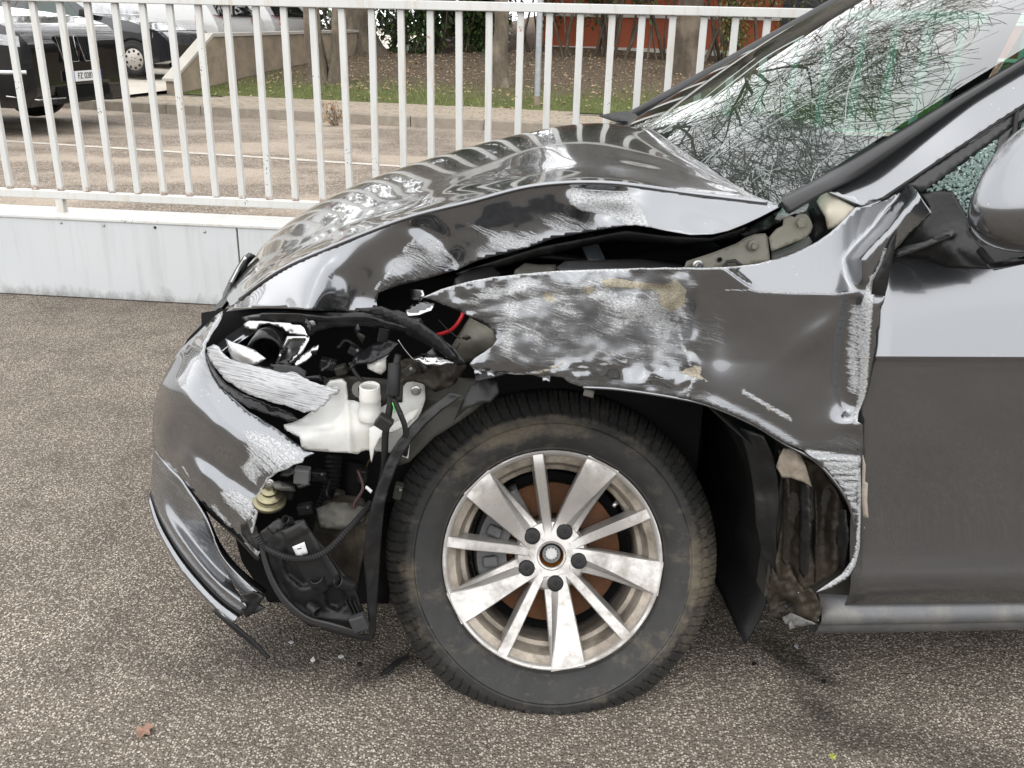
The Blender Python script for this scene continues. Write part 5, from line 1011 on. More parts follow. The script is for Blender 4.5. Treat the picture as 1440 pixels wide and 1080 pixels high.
rk = random.Random(31)
for k in range(16):                                                     # splinters of lamp and carrier
    x, y = rk.uniform(430, 660), rk.uniform(448, 530); a = rk.uniform(0, 3.14); l, w_ = rk.uniform(8, 22), rk.uniform(2.5, 6); ca, sa = math.cos(a), math.sin(a); d = rk.uniform(.12, .22)
    P4 = [(x-ca*l/2-sa*w_*rk.random(), y-sa*l/2), (x+sa*w_, y-ca*w_), (x+ca*l/2, y+sa*l/2+rk.uniform(-2, 2)), (x-sa*w_*.6, y+ca*w_*.6)]
    relief('broken_splinter', P4, [(P4[0][0], P4[0][1], d), (P4[1][0], P4[1][1], d-.01), (P4[2][0], P4[2][1], d+rk.uniform(-.03, .03)), (P4[3][0], P4[3][1], d+.01)], [blackg, blackp, blackg, trimg, lens_m, olived][k % 6], hd, 5, None, .003)
for k, (x, y, d, sx3, sz3, ang) in enumerate(((462, 512, .24, .03, .02, .2), (480, 520, .23, .022, .018, -.3), (500, 494, .24, .026, .016, .5), (540, 470, .2, .02, .03, .2), (575, 520, .15, .018, .024, .9), (405, 690, .2, .022, .03, .1), (450, 668, .24, .03, .02, 0), (476, 700, .25, .02, .03, .3), (430, 715, .2, .03, .02, -.2), (510, 668, .2, .018, .026, .1), (560, 690, .16, .016, .03, .2))):
    bx = MB().box(UD(x, y, d), (sx3, .02, sz3), np.array(Matrix.Rotation(ang, 3, 'Y'))).build('connector', [blackp, olived, rubber][k % 3], car, bevel=.003); bolt('connector_clip', x+3, y-2, d-.011, .003, [steel, blackp][k % 2], bx, .004, False)
for k in range(9):
    x, y = rk.uniform(400, 540), rk.uniform(470, 700); P5 = [(x, y, rk.uniform(.18, .3))]
    for q in range(4): P5.append((P5[-1][0]+rk.uniform(-22, 26), P5[-1][1]+rk.uniform(-10, 30), P5[-1][2]+rk.uniform(-.03, .03)))
    tubepx('loom_wire', P5, rk.choice([.0016, .0022, .0035]), rubber if k % 4 else simple('wire_colour%d' % k, [(.06, .03, .03), (.03, .04, .08), (.08, .07, .03)][k % 3], .4), car, 6, 24)
# ------------------------------------------------ front bumper
bu = [(313, 437), (300, 446), (289, 457), (278, 468), (266, 479), (255, 490), (246, 502), (239, 514), (233, 524), (227, 536), (221, 552), (217, 568), (215, 590), (214, 612), (216, 630), (224, 642), (238, 656), (253, 669), (270, 690), (288, 711), (306, 728), (325, 745), (345, 765), (362, 783), (365, 776), (357, 765), (354, 752), (357, 738), (361, 722), (362, 706), (367, 690), (376, 675), (390, 664), (402, 660), (412, 653), (424, 650), (428, 643), (441, 637), (430, 633), (415, 622), (400, 611), (387, 601), (370, 590), (350, 579), (330, 562), (310, 545), (298, 528), (290, 510), (287, 495), (289, 483), (296, 470), (305, 458), (311, 447)]
bc = [(313, 437, .46), (289, 457, .50), (266, 479, .51), (246, 502, .49), (233, 524, .47), (221, 552, .45), (215, 590, .44), (214, 612, .44), (216, 630, .435), (305, 458, .40), (289, 483, .37), (287, 500, .345), (262, 505, .40), (245, 530, .385), (232, 545, .40),
      (290, 512, .315), (298, 528, .285), (310, 545, .255), (330, 562, .222), (350, 579, .192), (387, 601, .142), (415, 622, .108), (441, 637, .072),
      (250, 560, .318), (270, 578, .266), (300, 599, .208), (333, 623, .160), (360, 642, .128), (377, 654, .108), (400, 655, .085), (228, 570, .385), (224, 600, .392), (228, 625, .380),
      (250, 600, .322), (252, 628, .318), (280, 640, .256), (300, 657, .222), (330, 675, .180), (358, 692, .142), (262, 640, .280), (285, 667, .226), (310, 690, .186), (335, 708, .152), (356, 722, .122),
      (240, 656, .345), (270, 690, .270), (306, 728, .205), (345, 765, .148), (362, 783, .125), (330, 730, .166), (354, 752, .128)]
def bu_fn(X): return .0012*nz(X, 60, 24)+.0025*nz(X, 18, 25)*np.exp(-(dline(X, [(441, 637), (400, 660), (365, 690), (356, 745)])/22)**2)+.004*np.exp(-(dline(X, [(370, 590), (405, 617), (436, 636)])/4)**2)
def bu_wear(X):
    r = .58*soft(X, [(335, 605), (360, 600), (400, 615), (441, 637), (400, 662), (372, 672), (350, 650)], 12)+.62*soft(X, [(330, 655), (352, 648), (366, 668), (362, 690), (345, 672)], 8)+.60*soft(X, [(300, 690), (325, 685), (358, 700), (360, 730), (345, 738), (318, 712)], 9)
    r = np.maximum(r, .9*np.exp(-dline(X, bu[22:36])/2.2)); r = np.maximum(r, .75*np.exp(-dline(X, [(311, 440), (300, 458), (290, 480)])/4)); r = np.maximum(r, .62*np.exp(-(dline(X, [(300, 712), (322, 738)])/6)**2)); r = np.maximum(r, .6*np.exp(-(dline(X, [(256, 655), (272, 680)])/2.5)**2))
    b = .5*soft(X, [(280, 490), (296, 515), (300, 560), (285, 550), (272, 520)], 10)+.4*np.exp(-(dline(X, [(290, 500), (310, 545), (350, 580), (400, 612)])/7)**2)
    return r, 0*r, b
bmp = relief('front_bumper', bu, bc, paint_b, car, 4.6, bu_fn, .003, bu_wear)
# rest of the bumper round the nose (hidden from the street side)
def nose(zs, xo, mat, name, parent):
    pl_ = [(-.752, .44), (-.79, .58), (-.80, .78), (-.80, .98), (-.785, 1.2), (-.74, 1.4), (-.62, 1.6), (-.42, 1.74), (-.2, 1.78)]
    C_ = catmull(pl_, 40); G = np.array([[CX(x+xo+ins*(1-0*x), d, z) for x, d in C_] for z, ins in zs]); return MB().grid(G).build(name, mat, parent, smooth=True, solid=.003)
nose([(.40, .02), (.48, .02), (.56, .07), (.62, .14), (.66, .2)], .06, paint, 'bumper_front', bmp); nose([(.16, .05), (.20, .02), (.27, .02), (.36, .05), (.40, .06)], .03, blackp, 'bumper_grille', bmp)
# lower spoiler: skin, groove, lip
pxpatch('bumper_spoiler', [[(217, 632, .432), (238, 657, .35), (253, 671, .31), (264, 688, .28), (276, 706, .25), (290, 730, .22), (300, 756, .20)], [(214, 655, .43), (230, 690, .355), (245, 718, .315), (262, 742, .285), (280, 766, .256), (300, 790, .228), (322, 812, .20)],
    [(212, 676, .43), (226, 712, .35), (243, 742, .288), (262, 768, .240), (285, 797, .198), (312, 825, .162), (345, 850, .122)], [(212, 690, .435), (224, 724, .36), (240, 755, .31), (260, 785, .265), (284, 814, .222), (310, 840, .185), (338, 862, .15)]], paint_b, bmp, 50, 30, .003, wear=lambda X: (.5*soft(X, [(262, 730), (300, 770), (290, 785), (258, 745)], 8)+.75*np.exp(-dline(X, [(322, 812), (350, 845)])/3), 0*X[:, 0], .35*np.ones(len(X))))
pxpatch('fog_opening_edge', [[(276, 706, .262), (288, 735, .225), (300, 765, .20), (320, 795, .175), (345, 820, .15), (370, 838, .13)], [(281, 704, .275), (293, 732, .25), (306, 762, .225), (326, 790, .2), (350, 813, .175), (374, 832, .15)]], blackg, bmp, 40, 4, .004)
pxpatch('fog_opening_lower', [[(300, 756, .20), (312, 782, .185), (335, 808, .16), (368, 838, .125)], [(304, 778, .195), (318, 800, .178), (340, 824, .15), (368, 845, .12)], [(322, 812, .176), (332, 826, .165), (345, 838, .15), (362, 850, .12)]], paint_b, bmp, 30, 12, .003, wear=lambda X: (.7*np.exp(-dline(X, [(345, 838), (368, 842)])/5), 0*X[:, 0], .4*np.ones(len(X))))
pxpatch('spoiler_groove', [[(211, 690, .44), (224, 726, .365), (240, 757, .315), (260, 787, .27), (284, 816, .227), (310, 842, .19), (340, 864, .15)], [(210, 698, .445), (222, 732, .375), (238, 763, .325), (258, 793, .28), (282, 822, .237), (308, 848, .20), (336, 868, .16)]], blackp, bmp, 50, 5, .004)
pxpatch('spoiler_lip', [[(210, 697, .435), (222, 731, .360), (238, 762, .310), (258, 792, .265), (282, 821, .222), (308, 847, .186), (334, 867, .15)], [(208, 704, .43), (219, 738, .352), (236, 772, .300), (256, 803, .254), (280, 832, .212), (306, 858, .176), (328, 876, .146)], [(209, 712, .45), (220, 746, .375), (238, 780, .32), (258, 811, .274), (282, 839, .232), (306, 864, .20), (326, 880, .17)]], paint_b, bmp, 50, 12, .003, wear=lambda X: (.5*np.exp(-dline(X, [(220, 745), (260, 808), (326, 878)])/3), 0*X[:, 0], .3*np.ones(len(X))))
pxpatch('spoiler_rubber', [[(300, 858, .19), (322, 878, .16), (340, 893, .15), (358, 908, .14), (378, 926, .13)], [(304, 856, .185), (328, 875, .155), (346, 890, .145), (362, 904, .14), (380, 924, .13)]], rubber, bmp, 30, 4, .004)
relief('broken_stub', [(338, 838), (352, 832), (366, 836), (371, 842), (362, 850), (371, 855), (360, 862), (345, 868), (340, 858)], [(338, 838, .13), (366, 836, .115), (371, 855, .11), (345, 868, .13)], blackp, bmp, 3.5, lambda X: .008*nz(X, 8, 26), .004, jag=.8)
pxpatch('lower_trim', [[(217, 632, .445), (240, 652, .36), (262, 674, .30), (285, 704, .25), (310, 728, .21), (340, 752, .165), (366, 786, .13)], [(216, 638, .45), (238, 659, .37), (258, 680, .31), (280, 708, .265), (308, 736, .22), (336, 762, .18), (362, 790, .14)]], blackg, bmp, 50, 4, .003)
relief('trim_end', [(338, 738), (350, 730), (360, 742), (366, 758), (362, 775), (350, 764), (340, 752)], [(338, 738, .14), (350, 730, .135), (366, 758, .12), (350, 764, .125)], blackp, bmp, 4, lambda X: .004*nz(X, 10, 27), .006)
# dark strip of the grille / plate carrier beyond the nose
MB().prism([onY(259, 486, 2.12), onY(264, 476, 2.12), onY(306, 434, 2.12), onY(312, 432, 2.12), onY(312, 440, 2.12)], EY*.5).build('plate_carrier', blackp, bmp)
relief('grille_trim', [(311, 424), (314, 412), (321, 396), (332, 376), (341, 362), (350, 355), (355, 357), (345, 368), (334, 388), (324, 405), (318, 420), (315, 428)], [(311, 424, .95), (350, 355, .93), (334, 388, .9), (315, 428, .9)], blackg, car, 5, None, .01)
relief('chrome_strip', [(320, 399), (331, 378), (340, 364), (343, 359), (345, 362), (336, 376), (324, 400)], [(320, 399, .9), (343, 359, .89), (336, 376, .88), (324, 400, .88)], chrome, car, 4, None, .006)

# ------------------------------------------------ fog lamp housing dangling under the bumper
fg = relief('fog_lamp_housing', [(366, 748), (380, 738), (400, 736), (427, 730), (436, 746), (460, 775), (482, 806), (496, 818), (504, 840), (517, 880), (506, 891), (492, 884), (462, 882), (436, 882), (412, 862), (392, 838), (378, 805), (368, 775)], [(366, 748, .115), (427, 730, .12), (482, 806, .095), (517, 880, .085), (436, 882, .10), (378, 805, .11), (430, 800, .085), (400, 770, .095)], blackp, car, 4.5,
    lambda X: .012*sm(dline(X, [(395, 790), (410, 815), (440, 830), (460, 826)]), 0, 9)*0-.008*np.exp(-(dline(X, [(372, 770), (385, 815), (405, 848), (436, 870), (490, 872)])/5)**2)+.014*soft(X, [(396, 778), (410, 770), (420, 790), (445, 820), (425, 826), (405, 810)], 3)+.018*soft(X, [(456, 826), (468, 820), (484, 828), (488, 848), (476, 858), (460, 852)], 3)+.002*nz(X, 14, 28), .006)
relief('module_box', [(396, 747), (428, 731), (446, 760), (474, 804), (482, 818), (440, 830), (424, 808), (402, 772)], [(396, 747, .075), (428, 731, .08), (482, 818, .07), (440, 830, .07), (424, 790, .07)], blackp, fg, 4, lambda X: -.004*np.exp(-(dline(X, [(428, 742), (452, 782), (470, 812)])/2)**2)-.005*soft(X, [(396, 747), (428, 731), (436, 744), (404, 764)], 2), .012)
st_ = relief('label_sticker', [(411, 769), (428, 762), (433, 778), (418, 784)], [(411, 769, .0675), (428, 762, .0675), (433, 778, .0665), (418, 784, .0665)], sticker, fg, 5, None, .0004)
for (x, y, w_) in ((421, 772, 3), (424, 780, 2.5), (428, 777, 2)): relief('label_print', [(x-w_, y-.5), (x+w_, y-1.6), (x+w_, y-.2), (x-w_, y+1)], [(x-w_, y, .0669), (x+w_, y, .0669), (x, y-1, .0669), (x, y+1, .0669)], ink, st_, 3, None, .0002)
def barrel(px, py, d, r, h, name, par, tilt=(-.25, -.75, .75)):
    c = UD(px, py, d); ax = np.array(tilt, float); ax /= np.linalg.norm(ax); e1 = np.cross(ax, U_ if abs(ax[2]) < .9 else EX); e1 /= np.linalg.norm(e1); e2 = np.cross(ax, e1)
    return MB().lathe([(r, -h), (r, h), (r*.88, h+.001), (r*.75, h-.002), (r*.72, -h*.3), (0, -h*.3)], c, e1, e2, ax, 24).build(name, blackp, par, smooth=True, sharp=40)
barrel(450, 818, .075, .013, .014, 'screw_boss', fg, (-.3, -.4, .85)); barrel(484, 820, .07, .012, .016, 'screw_boss', fg, (-.6, -.5, .6)); barrel(442, 856, .075, .010, .012, 'screw_boss', fg, (.7, -.7, -.1)); barrel(405, 733, .09, .008, .012, 'screw_boss', fg)
MB().box(UD(505, 875, .065), (.03, .018, .032), np.array(Matrix.Rotation(-.35, 3, 'Y'))).build('lamp_plug', simple('plug_dark', (.045, .045, .047), .35, 0, .15, 20), fg, bevel=.003)
for k in range(3): MB().box(UD(491+k*6, 852+k*1.0, .075), (.0025, .012, .034), np.array(Matrix.Rotation(-.35, 3, 'Y'))).build('cooling_fin', blackp, fg)
relief('bracket_tip', [(374, 742), (392, 728), (398, 733), (408, 726), (412, 733), (400, 742), (384, 752)], [(374, 742, .09), (392, 728, .10), (412, 733, .095), (384, 752, .085)], blackp, fg, 4, lambda X: .006*nz(X, 7, 29), .006)
pxpatch('housing_rim', [[(366, 760, .105), (372, 790, .10), (384, 822, .095), (402, 850, .09), (430, 872, .085), (470, 884, .08), (505, 893, .08)], [(371, 760, .10), (378, 790, .095), (390, 820, .09), (408, 845, .085), (434, 865, .08), (472, 876, .075), (506, 886, .075)]], trimg, fg, 50, 4, .005)
pxpatch('splash_edge', [[(452, 884, .11), (475, 890, .105), (500, 897, .10), (522, 901, .10)], [(450, 879, .11), (476, 884, .105), (502, 891, .10), (524, 893, .10)]], rubber, car, 30, 4, .003)
tubepx('corrugated_conduit', [(362, 752, .09), (372, 768, .08), (388, 778, .066), (408, 785, .06), (425, 786, .058), (442, 783, .058), (460, 774, .062), (475, 760, .07), (490, 744, .08), (503, 730, .09), (514, 718, .10), (522, 706, .11)], .0052, rubber, car, 10, 110, rib=1)

# ------------------------------------------------ wheel
WC = CP+1.824*ray(777, 788); w1 = MC[:, 0].copy(); w2 = -MC[:, 1].copy(); w3_ = -MC[:, 2].copy()            # the knocked-in wheel leans back, facing the street and the sky
wheel = empty('front_wheel', WC); setpar(wheel, car)
NA = 768; prof = [(.196, -.030), (.2145, -.012), (.2175, -.001), (.2205, .004), (.2235, .003), (.229, .0075), (.240, .0135), (.252, .0175), (.263, .0190), (.266, .0205), (.2685, .0180), (.271, .0196), (.280, .0165), (.286, .0135), (.2885, .0095), (.2915, .0065), (.298, .0005), (.305, -.008), (.3115, -.017), (.318, -.028), (.3235, -.040), (.327, -.052), (.329, -.066), (.3275, -.070), (.3225, -.0705), (.3225, -.078), (.3280, -.0785), (.3305, -.10), (.3305, -.14), (.327, -.165), (.318, -.19), (.300, -.206), (.270, -.214), (.235, -.205), (.215, -.195)]
prof = [(r_ if r_ < .222 else .222+(r_-.222)*1.085, h_) for r_, h_ in prof]; V = []; wr = []; m_ = len(prof)
for j in range(NA):
    a = 2*math.pi*j/NA; e = math.cos(a)*w1+math.sin(a)*w2; ph = (a/(2*math.pi)*96) % 1.0
    for i, (r_, h_) in enumerate(prof):
        gr = 0.0
        if 13 <= i <= 22:
            phs = (ph+.35*math.sin(i*.22)*1.0) % 1.0; gr = .8 if phs < .13 else (.4 if .48 < phs < .58 and i > 17 else 0)
        r2 = r_-.0042*gr*min(1, (i-12)/3.0) if gr else r_; h2 = h_-.0035*gr if gr else h_
        if 7 <= i <= 12:                                                  # moulded lettering band and scuffs
            h2 += .0005*noise.noise(Vector((math.cos(a)*18, math.sin(a)*18, i*.9)))
        p = WC+e*r2+w3_*h2
        V.append(p); wr.append((max(0, .55*math.exp(-((a-1.75)/.5)**2) if 6 < i < 13 else 0)+(.75*math.exp(-((a-6.1)/.45)**2) if i > 8 else 0)+(.75*math.exp(-((a+.18)/.45)**2) if i > 8 else 0)+(.35*math.exp(-((a-3.3)/.5)**2) if 8 < i < 16 else 0), 0, 0))
V = np.array(V)
for k in range(len(V)):                                                   # flat: sags onto the asphalt, sidewall bulges
    z = V[k, 2]
    if z < .10:
        rad = np.linalg.norm((V[k]-WC)-((V[k]-WC) @ w3_)*w3_); q = (.10-z)/.13; hgt = (V[k]-WC) @ w3_
        if rad > .225 and hgt > -.1: V[k] += np.array([0, -1.0, 0])*.018*min(1, q)*math.exp(-((rad-.275)/.045)**2)
    if V[k, 2] < .003: V[k, 2] = .003+.0*z
F = [(j*m_+i, ((j+1) % NA)*m_+i, ((j+1) % NA)*m_+i+1, j*m_+i+1) for j in range(NA) for i in range(m_-1)]
ty = mesh_obj('tyre', V, F, tyre_m, wheel, True, 0, wear=np.array(wr)); ty.data.set_sharp_from_angle(angle=R(38))
mm = MB().lathe([(.2075, -.004), (.2005, -.010), (.1925, -.014), (.1895, -.020), (.1875, -.042), (.1840, -.052), (.1760, -.056), (.1740, -.064), (.1740, -.17), (.19, -.19)], WC, w1, w2, w3_, 160)
rim = mm.build('rim', rim_d, wheel, smooth=True, sharp=35)
MB().lathe([(.2170, -.010), (.2180, -.003), (.2170, .0015), (.2145, .0025), (.2115, .001), (.2070, -.0035), (.2065, -.006)], WC, w1, w2, w3_, 160).build('rim_lip', rim_m, rim, smooth=True, sharp=35)
def WP(r, a, h): return WC+(math.cos(a)*w1+math.sin(a)*w2)*r+w3_*h
def WPt(r, a, t, h): e = math.cos(a)*w1+math.sin(a)*w2; s = -math.sin(a)*w1+math.cos(a)*w2; return WC+e*r+s*t+w3_*h
def dish(r): return .0012-.047*(1-sm((r-.045)/.168, 0, 1))
for k in range(5):
    a = R(62+72*k); G = []
    for r_ in np.linspace(.040, .2165, 26):
        u = (r_-.040)/.1765; wl = .024+.012*u; wr_ = .024+.008*u*u+.002*u            # left (counter-clockwise) and right half widths
        h = float(dish(r_)); rdg = -.016*(0)+(.010)*(1-u)-wr_*u*.96; dip = .020*math.sin(math.pi*min(1, u*1.02))**.8
        row = [WPt(r_, a, wl, h-.045), WPt(r_, a, wl+.0008, h-.004), WPt(r_, a, wl-.0015, h), WPt(r_, a, (wl+rdg)/2, h+.0005), WPt(r_, a, rdg, h+.0005), WPt(r_, a, rdg-.0025, h-.0015), WPt(r_, a, (rdg-wr_)/2-.0002, h-dip*.75-.001), WPt(r_, a, -wr_+.0015, h-dip), WPt(r_, a, -wr_-.0006, h-dip-.004), WPt(r_, a, -wr_, h-.045)]
        G.append(row)
    MB().grid(G).build('wide_spoke', rim_m, rim, smooth=True, sharp=28)
    a2 = R(26+72*k); G = []
    for r_ in np.linspace(.038, .2165, 22):
        u = (r_-.038)/.1785; wl = .0085+.0025*u; h = float(dish(r_))-.001; G.append([WPt(r_, a2, wl+.005, h-.045), WPt(r_, a2, wl+.0022, h-.012), WPt(r_, a2, wl, h-.001), WPt(r_, a2, wl-.0015, h), WPt(r_, a2, -wl+.0015, h), WPt(r_, a2, -wl, h-.001), WPt(r_, a2, -wl-.0022, h-.012), WPt(r_, a2, -wl-.005, h-.045)])
    MB().grid(G).build('narrow_spoke', rim_m, rim, smooth=True, sharp=28)
MB().lathe([(.0245, -.085), (.0245, -.052), (.0262, -.0505), (.0285, -.0500), (.0300, -.0475), (.040, -.0468), (.054, -.0475), (.068, -.052), (.074, -.060), (.072, -.095)], WC, w1, w2, w3_, 80).build('hub_face', rim_m, rim, smooth=True, sharp=30)
for k in range(5):
    q = WP(.0560, R(62+72*k), -.0475); MB().lathe([(.0165, -.03), (.0165, .0035), (.0150, .006), (.0125, .0068), (.0075, .0070), (.0072, .0058), (.0035, .0056), (.003, .0025), (0, .0025)], q, w1, w2, w3_, 28).build('bolt_cap', blackp, wheel, smooth=True, sharp=40)
MB().lathe([(.0242, -.062), (.0225, -.072), (.0185, -.078), (.015, -.080), (0, -.080)], WC, w1, w2, w3_, 40).build('hub_ring', orange, wheel, smooth=True)
MB().lathe([(.0195, -.082), (.0195, -.054), (.0180, -.051), (.0132, -.051)], WC+w2*.003, w1, w2, w3_, 40).build('axle_bolt', simple('bolt_dark', (.12, .125, .125), .4, .7, .1, 30), wheel, smooth=True, sharp=40)
stp = []
for j in range(48): stp.append(.0134 if j % 4 < 2 else .0116)
V2 = [WC+w2*.003+(math.cos(2*math.pi*j/48)*w1+math.sin(2*math.pi*j/48)*w2)*stp[j]+w3_*h for h in (-.051, -.058) for j in range(48)]
MB().add(V2, [(j, (j+1) % 48, 48+(j+1) % 48, 48+j) for j in range(48)]+[tuple(48+j for j in range(48))]).build('bolt_socket', steel, wheel)
MB().lathe([(.020, -.105), (.075, -.105), (.080, -.098), (.143, -.098), (.144, -.101), (.144, -.118), (.08, -.118)], WC, w1, w2, w3_, 90).build('brake_disc', rust, wheel, smooth=True, sharp=30)
cal = MB(); 
for a0, a1, r0, r1, h0, h1 in ((2.05, 3.55, .092, .160, -.098, -.066),):
    n = 16; A_ = []
    for q in np.linspace(a0, a1, n): A_.append([WP(r0, q, h0), WP(r0, q, h1), WP(r1-.008, q, h1+.004), WP(r1, q, h0), WP(r1, q, h0-.06)])
    cal.grid(A_)
cal.build('brake_caliper', calip, wheel, solid=.006, smooth=True, sharp=30)
for q in (2.25, 2.75, 3.25): MB().box(WP(.125, q, -.062), (.03, .018, .022), np.array([w1*math.cos(q)+w2*math.sin(q), w3_, -w1*math.sin(q)+w2*math.cos(q)]).T).build('caliper_lug', calip, wheel, bevel=.004)
q0 = WP(.172, R(40), -.035); MB().tube([q0, WP(.160, R(40), -.028)], [.005, .004], 12).build('valve_stem', steel, wheel, smooth=True)
MB().lathe([(0, -.119), (.165, -.119), (.165, -.122), (0, -.122)], WC, w1, w2, w3_, 60).build('dust_shield', voidm, wheel)

# ------------------------------------------------ wheel arch
AC = (.085, .33)
def arc(name, r0, r1, a0, a1, d0, d1, mat, wob=0, n=60, m=10):
    G = []
    for a in np.linspace(a0, a1, n):
        row = []
        for t in np.linspace(0, 1, m):
            r_ = r0+(r1-r0)*(a-a0)/(a1-a0)+wob*noise.noise(Vector((a*3, t*2, r0*9))); row.append(CX(AC[0]+r_*math.cos(a), d0+(d1-d0)*t, max(.13, AC[1]+r_*math.sin(a))))
        G.append(row)
    return MB().grid(G).build(name, mat, car, smooth=True, solid=.004)
arc('arch_liner', .44, .385, R(-27), R(112), .075, .62, blackp, .012)
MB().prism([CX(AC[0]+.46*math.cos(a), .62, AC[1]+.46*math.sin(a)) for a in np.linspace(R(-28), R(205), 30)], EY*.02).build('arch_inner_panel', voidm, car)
pxpatch('liner_front', [[(650, 556, .09), (610, 585, .085), (575, 625, .08), (553, 668, .078), (541, 710, .078), (536, 760, .08), (532, 820, .082), (528, 895, .085)], [(630, 552, .10), (590, 585, .095), (556, 625, .088), (535, 670, .085), (520, 720, .082), (512, 775, .08), (516, 835, .08), (520, 902, .08)], [(640, 560, .14), (602, 592, .135), (568, 632, .13), (545, 672, .125), (528, 722, .12), (520, 778, .115), (520, 838, .11), (522, 898, .10)]], blackp, car, 60, 16, .003, fn=lambda X: .006*nz(X, 30, 31)+.002*nz(X, 9, 32))
relief('liner_flap', [(638, 592), (652, 560), (660, 545), (680, 530), (698, 530), (702, 552), (690, 566), (672, 566), (655, 575)], [(638, 592, .10), (680, 530, .12), (702, 552, .10), (655, 575, .095)], blackp, car, 6, lambda X: .005*nz(X, 20, 33), .004)
relief('liner_clip', [(820, 556), (822, 548), (836, 550), (834, 560)], [(820, 556, .10), (822, 548, .10), (836, 550, .10), (834, 560, .10)], simple('clip_grey', (.16, .155, .14), .6), car, 4, None, .004)
pxpatch('liner_rear', [[(1040, 600, .10), (1052, 640, .09), (1060, 690, .085), (1065, 740, .085), (1074, 785, .085), (1084, 825, .085), (1096, 862, .085)], [(1075, 612, .06), (1090, 650, .06), (1096, 700, .062), (1092, 750, .065), (1096, 795, .066), (1104, 832, .068), (1118, 864, .07)]], blackp, car, 40, 14, .004, fn=lambda X: .006*nz(X, 30, 34))
relief('torn_inner_panel', [(1094, 632), (1120, 640), (1150, 655), (1175, 690), (1196, 722), (1200, 745), (1198, 775), (1180, 800), (1155, 818), (1140, 826), (1142, 840), (1125, 835), (1108, 830), (1096, 815), (1092, 790), (1098, 760), (1102, 720), (1106, 690), (1103, 665)],
    [(1094, 632, .07), (1150, 655, .06), (1200, 745, .05), (1155, 818, .045), (1096, 815, .06), (1106, 690, .065), (1130, 740, .06), (1165, 740, .055)], mud, car, 4, lambda X: .012*np.sin((X[:, 0]-1105+.10*(X[:, 1]-740)+9*nz(X, 60, 41))*.15)*sm(X[:, 1], 660, 700)*(1-.5*sm(X[:, 1], 780, 830))+.006*nz(X, 20, 35)+.003*nz(X, 7, 36), .003)
rk2 = random.Random(77)
for k in (0, 2, 3, 6):                                                      # torn vertical folds of liner and sheet
    x0 = 1104+k*13; y0 = 662+k*8+rk2.uniform(-6, 6); y1 = 812-abs(k-3)*5+rk2.uniform(-10, 10); w_ = rk2.uniform(5, 14); d0 = .045+rk2.uniform(-.01, .012)
    relief('torn_fold', [(x0-w_*.4, y0), (x0+w_*.6, y0+4), (x0+w_*.9, (y0+y1)/2), (x0+w_*.5, y1), (x0, y1+rk2.uniform(0, 8)), (x0-w_*.7, y1-6), (x0-w_*.5, (y0+y1)/2-10)], [(x0-w_*.4, y0, d0+.014), (x0+w_*.6, y0, d0-.004), (x0+w_*.5, y1, d0-.008), (x0-w_*.7, y1, d0+.010), (x0, (y0+y1)/2, d0-.006)], [mud, mud, blackp, blackp][k % 4], car, 3.5, lambda X: .003*nz(X, 14, 60+k), .002, jag=.8)
for k in range(10):
    x0, y0 = rk2.uniform(1092, 1150), rk2.uniform(822, 872); d0 = rk2.uniform(.02, .05); l = rk2.uniform(8, 18); a_ = rk2.uniform(-.6, 1.4)
    relief('crumpled_scrap', [(x0, y0), (x0+l*math.cos(a_), y0+l*math.sin(a_)*.7), (x0+l*.7*math.cos(a_+.5), y0+l*.8*math.sin(a_+.6)), (x0+l*.2*math.cos(a_+1.4), y0+l*.35*math.sin(a_+1.4)+3)], [(x0, y0, d0), (x0+l, y0, d0+rk2.uniform(-.02, .02)), (x0, y0+l, d0-.012), (x0+l, y0+l, d0)], [mud, blackp, calip, mud, paint_f][k % 5], car, 3, None, .002, none, jag=.6)
relief('foam_chunk', [(1091, 656), (1096, 642), (1102, 630), (1115, 632), (1126, 640), (1133, 655), (1138, 672), (1142, 685), (1130, 678), (1112, 672), (1100, 672)], [(1091, 656, .05), (1115, 632, .05), (1142, 685, .04), (1112, 672, .035), (1115, 652, .028)], foam, car, 4, lambda X: .004*nz(X, 12, 37), .012)
relief('crumpled_sill_end', [(1090, 790), (1105, 782), (1118, 812), (1130, 830), (1140, 824), (1150, 840), (1157, 856), (1150, 872), (1148, 880), (1128, 876), (1112, 870), (1095, 872), (1082, 866), (1078, 840), (1082, 812)], [(1090, 790, .07), (1118, 812, .05), (1157, 856, .035), (1148, 880, .04), (1095, 872, .06), (1125, 850, .035)], mud, car, 3.8, lambda X: .016*nz(X, 20, 38)+.008*nz(X, 8, 39), .003)
relief('sill_scrap', [(1100, 868), (1112, 862), (1130, 870), (1150, 878), (1125, 881), (1105, 877)], [(1100, 868, .04), (1130, 870, .03), (1150, 878, .03), (1105, 877, .035)], calip, car, 4, lambda X: .008*nz(X, 10, 40), .002)

